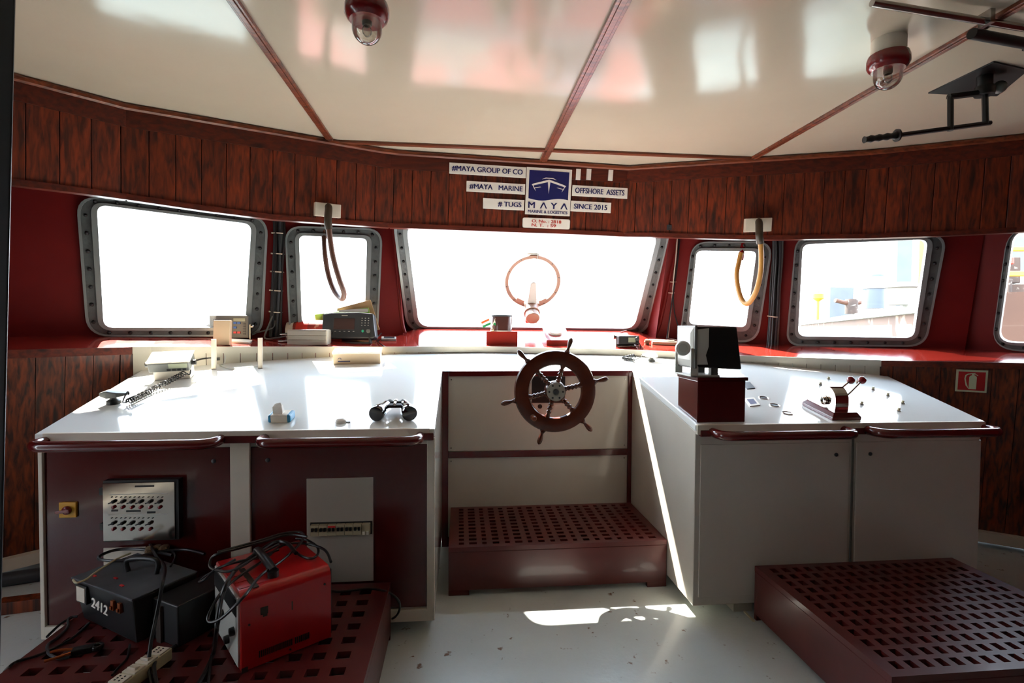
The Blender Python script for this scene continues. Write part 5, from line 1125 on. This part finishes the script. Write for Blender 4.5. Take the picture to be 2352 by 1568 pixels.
lead('platform_lead', 'black lead from behind the red machine over the right edge of the left platform', on(HP+.008, (720, 1352), (780, 1358), (835, 1352), (872, 1354)) + [at(900, 1364, 1.9), at(918, 1385, 1.88), at(912, 1412, 1.88)] + on(.006, (888, 1425), (850, 1432)), .004)
zt3 = HP + H3
lead('coiled_lead', 'black lead coiled on the lid of the black machine', on(zt3+.012, (395, 1275), (330, 1262), (270, 1262), (232, 1275), (232, 1285), (290, 1286), (350, 1270), (420, 1262), (470, 1272)), .0052)
lead('stripped_lead', 'pale bare ended lead lying across the lid of the black machine', on(zt3+.016, (300, 1270), (265, 1285), (235, 1304), (214, 1318), (198, 1330), (176, 1338), (168, 1331)), .0032, 'cream')
pl = m
dw = depth(Vector((-.96, 1.63, .35))) - .02
lead('hanging_lead', 'black lead dropping before the black machine onto the white power strip', on(zt3+.02, (345, 1250), (358, 1275), (378, 1302)) + [at(374, 1335, dw), at(366, 1380, dw-.02), at(356, 1430, dw-.04), at(346, 1480, dw-.07), at(342, 1530, dw-.1), at(350, 1580, dw-.14)], .005)
lead('loose_lead', 'thin lead standing up at the back of the black machine', on(zt3+.01, (392, 1300), (402, 1280), (398, 1268), (380, 1262)), .0035)
lead('near_lead', 'black lead bending past the power strip at the bottom of the view', [at(452, 1440, dw+.1)] + on(HP+.008, (420, 1468), (392, 1490)) + [at(366, 1505, dw-.05), at(354, 1530, dw-.1), at(362, 1580, dw-.14)], .005)
lead('green_lead', 'dark green lead curling on the left platform before the black machine', on(HP+.005, (178, 1415), (158, 1420), (155, 1440), (130, 1465), (110, 1480), (112, 1500), (135, 1512), (160, 1508)), .0042, 'dgrey')
lead('left_lead', 'black lead running off the left platform corner', on(HP+.005, (205, 1430), (170, 1462), (130, 1485), (85, 1505), (40, 1518), (22, 1530)) + [at(8, 1545, 1.55), at(0, 1570, 1.5)], .0038)
lead('edge_lead', 'black lead along the left edge of the left platform', on(HP+.005, (165, 1418), (140, 1432), (118, 1452), (108, 1462)), .0038)
lead('short_lead', 'short black lead from beneath the black machine to the power strip', on(HP+.005, (298, 1480), (292, 1510), (270, 1535), (258, 1550)), .0035)
p = zp(185, 1500, HP); t = thing('earth_clamp', 'dark clamp with copper tips lying on the left platform', 'clamp', T(p.x, p.y, HP) @ RZ(.35))
b = B(); b.box(-.02, .03, -.012, .012, 0, .018); b.lathe([(.016, 0), (.016, .012), (.008, .012), (.008, 0)], T(.04, .0, .004), 16); b.obj('jaw', 'black', t, bev=.003, world=False)
for s in (-1, 1):
    b = B(); b.tube([Vector((-.02, s*.01, .012)), Vector((-.05, s*.02, .012)), Vector((-.075, s*.022, .01))], .004, 8, 4); b.obj('copper_tip', 'copper', t, smooth=True, world=False)
p = zp(360, 1270, zt3); b = B(); 
for i in range(9): b.sphere((random.uniform(-.03, .03), random.uniform(-.018, .018), .012), random.uniform(.012, .018), 8, T(*p), .8)
tag(b.obj('rag', 'cliptan', smooth=True), 'brown crumpled rag on the lid of the black machine', 'rag')
p0, p1 = zp(240, 1572, HP+.034), zp(352, 1492, HP+.034); ex = (p1-p0).normalized(); L5 = (p1-p0).length+.02
m = basis(Vector((p0.x, p0.y, HP)), ex, Vector((-ex.y, ex.x, 0)), Vector((0, 0, 1))) @ T(0, -.022, 0)
t = thing('power_strip', 'cream four socket power strip at the front of the left platform', 'power strip', m)
b = B(); b.box(0, L5, -.022, .022, 0, .034); b.obj('case', 'cream', t, bev=.003, world=False)
for i in range(4):
    x = L5*(.04 + .24*i); b = B(); b.box(x, x+L5*.2, -.02, .02, .033, .038); pl_ = b.obj('socket_plate', 'offwhite', t, bev=.001, world=False)
    b = B()
    if i in (0, 3):
        for dx in (.25, .5, .75):
            for dy in (-.006, .008): b.lathe([(.0026, 0), (.0026, .0008)], T(x+L5*.2*dx, dy, .038), 8)
        b.obj('pin_holes', 'black', pl_, world=False)
    else:
        b.hexa([Vector(q) for q in ((x+L5*.05, -.012, .038), (x+L5*.15, -.012, .038), (x+L5*.15, .012, .038), (x+L5*.05, .012, .038), (x+L5*.05, -.012, .046), (x+L5*.15, -.012, .041), (x+L5*.15, .012, .041), (x+L5*.05, .012, .046))]); b.obj('rocker', 'offwhite', pl_, bev=.001, world=False)
# bits on the floor at the far left behind the console
p = zp(20, 1225, .14); b = B(); b.box(-.1, .04, -.02, .03, 0, .045, T(p.x, p.y, .136)); tag(b.obj('paper_pad', 'paper', bev=.004), 'white paper pad lying on the board at the foot of the left dado', 'paper')
p = zp(62, 1424, .0); b = B(); b.box(-.16, .12, -.03, .03, 0, .05, T(p.x, p.y+.1, .0) @ RZ(.2)); tag(b.obj('wood_offcut', 'dado', bev=.003), 'brown wood offcut on the floor left of the left cabinet', 'wood')
p = zp(40, 1380, .0); b = B(); b.tube([Vector((p.x-.3, p.y+.1, .03)), Vector((p.x, p.y+.2, .03)), Vector((p.x+.12, p.y+.3, .03))], .03, 12, 4); tag(b.obj('floor_pipe', 'dgrey', smooth=True), 'dark pipe along the floor at the far left', 'pipe')
p = zp(1716, 1412, 0); b = B(); b.box(-.004, .004, -.05, .02, 0, .006, T(*p)); tag(b.obj('wood_wedge', 'cream'), 'thin pale wedge under the near corner of the right platform', 'wedge')

# ------------------------------------------------------------------ outside: sea, foredeck, and the barge lying to starboard
b = B(); b.box(-400, 400, -400, 400, -3.4, -3.3); struct(b.obj('sea', 'sea'), 'pale hazy water')['kind'] = 'stuff'
b = B(); b.prism([(-3.6, 3.9), (3.9, 3.9), (3.2, 10), (.5, 15), (-2.4, 10)], -1.3, -1.2); struct(b.obj('foredeck', 'deckred'), 'red oxide foredeck seen only in reflections')
fd = thing('reflected_deck_gear', 'white bulwark and hatch on the foredeck seen in ceiling reflections', 'hatch', (0, 8, -1.2))  # unseen blocks put there only to be mirrored in the glossy ceiling
b = B(); b.box(-1.6, .4, 6.5, 7.6, -1.2, -.6); b.obj('hatch', 'haze_pale', fd, bev=.02); b = B(); b.box(1.2, 2.0, 7.0, 7.8, -1.2, -.3); b.obj('winch_box', 'haze_grey', fd, bev=.02)
b = B(); b.box(-.25, .05, 9, 9.3, -1.2, .3); b.obj('bitt', 'signwhite', fd, bev=.02)
bg_ = thing('barge', 'long rusty barge lying to starboard beyond the right window', 'barge', (14, 14, -3))
Pn, Pf = at(2110, 698, 9.0), at(1838, 746, 40.0); ztop = Pn.z
dirb = Vector((Pf.x-Pn.x, Pf.y-Pn.y, 0)).normalized(); nb = Vector((dirb.y, -dirb.x, 0))
def bp(s, k, z): q = Vector((Pn.x, Pn.y, 0)) + dirb*s + nb*k; q.z = z; return q
b = B(); b.hexa([bp(-3.2, 0, -3.5), bp(-3.2, 9, -3.5), bp(34, 9, -3.5), bp(34, 0, -3.5), bp(-3.2, 0, ztop), bp(-3.2, 9, ztop), bp(34, 9, ztop), bp(34, 0, ztop)]); b.obj('hull', 'rust', bg_)
b = B(); b.hexa([bp(-3.2, -.12, ztop-.16), bp(-3.2, .1, ztop-.16), bp(34, .1, ztop-.16), bp(34, -.12, ztop-.16), bp(-3.2, -.12, ztop), bp(-3.2, .1, ztop), bp(34, .1, ztop), bp(34, -.12, ztop)]); b.obj('rubbing_strake', 'haze_pale', bg_)
def prop(name, label, cat, px, pyb, pyt, wpx, d, mt, round_=True, grp=None):
    p = at(px, pyb, d); h = (pyb-pyt)/F*d; r = wpx/2/F*d; ex_ = p.z - ztop; t = thing(name, label, cat, T(p.x, p.y, p.z-ex_)); b = B()
    if round_: b.lathe([(r, 0), (r, h+ex_), (r*.92, h+ex_+.04), (r*.9, h+ex_)], None, 24)
    else: b.box(-r, r, -r, r, 0, h+ex_)
    b.obj('body', mt, t, smooth=round_, world=False); return t, r, h+ex_
t, r, h = prop('mooring_drum', 'tall weathered drum on the barge, left of the two through the right window', 'drum', 2005, 706, 636, 44, 11, 'haze_grey'); b = B(); b.lathe([(r*1.06, h*.62), (r*1.06, h*1.0)], None, 24); b.obj('band', 'haze_pale', t, smooth=True, world=False)
t, r, h = prop('mooring_drum', 'pale flared drum on the barge, right of the two through the right window', 'drum', 2070, 702, 654, 56, 9.4, 'haze_pale'); b = B(); b.lathe([(r*1.14, h*.86), (r*1.16, h)], None, 24); b.obj('rim', 'haze_pale', t, smooth=True, world=False)
for px, w_, pt in ((2060, 36, 300), (2122, 16, 300)):
    prop('crane_tower', 'tall grey crane leg rising behind the drums' if px < 2100 else 'pale yellow crane leg at the right edge of the right window', 'crane', px, 700, pt, w_, 26, 'haze_grey' if px < 2100 else 'crane_yellow', False)
t, r, h = prop('lamp_post', 'yellow post with a round head on the far end of the barge', 'post', 1878, 738, 672, 6, 30, 'crane_yellow'); b = B(); b.lathe([(r*1, h*.7), (r*4, h*.8), (r*4, h*.95), (r*1.5, h)], None, 16); b.obj('head', 'crane_yellow', t, smooth=True, world=False)
prop('container', 'blue grey steel container far off through the right window', 'container', 1912, 736, 662, 56, 34, 'haze_grey', False)
t, r, h = prop('anchor_winch', 'small rusty winch on the barge deck between container and drums', 'winch', 1955, 728, 690, 26, 15, 'rustdark'); b = B(); b.tube([Vector((-.5, 0, h)), Vector((0, 0, h*.7)), Vector((.7, 0, h*1.1))], .06, 8); b.obj('lever', 'rust', t, smooth=True, world=False)
gz = thing('deck_machinery', 'rusty machinery with yellow rails through the window at the right edge', 'machinery', tuple(at(2330, 700, 7)))
def gb(nm, mt, x0, x1, y0, y1, d, dd=.6):
    b = B(); a_ = [at(x, y, d) for x, y in ((x0, y1), (x1, y1), (x1, y0), (x0, y0))]; v = f_*dd; b.hexa([a_[0], a_[1], a_[1]+v, a_[0]+v, a_[3], a_[2], a_[2]+v, a_[3]+v]); b.obj(nm, mt, gz, bev=.01)
gb('housing', 'gear_grey', 2250, 2460, 520, 625, 9.0); gb('beam', 'rustdark', 2255, 2460, 652, 700, 6.6, .4); gb('rail', 'crane_yellow', 2250, 2460, 622, 634, 6.4, .05); gb('rail', 'crane_yellow', 2255, 2460, 566, 576, 6.4, .05); gb('base', 'gear_rust', 2240, 2460, 700, 800, 6.3, .6); gb('winch_drum', 'rustdark', 2296, 2345, 590, 650, 6.8, .5); gb('pipe', 'gear_grey', 2270, 2460, 712, 722, 6.25, .05); gb('brace', 'rustdark', 2318, 2326, 640, 790, 6.2, .05); gb('bracket', 'tan', 2300, 2316, 726, 752, 6.2, .08)
gb('gear_guard', 'label_red', 2312, 2330, 590, 606, 6.7, .05)
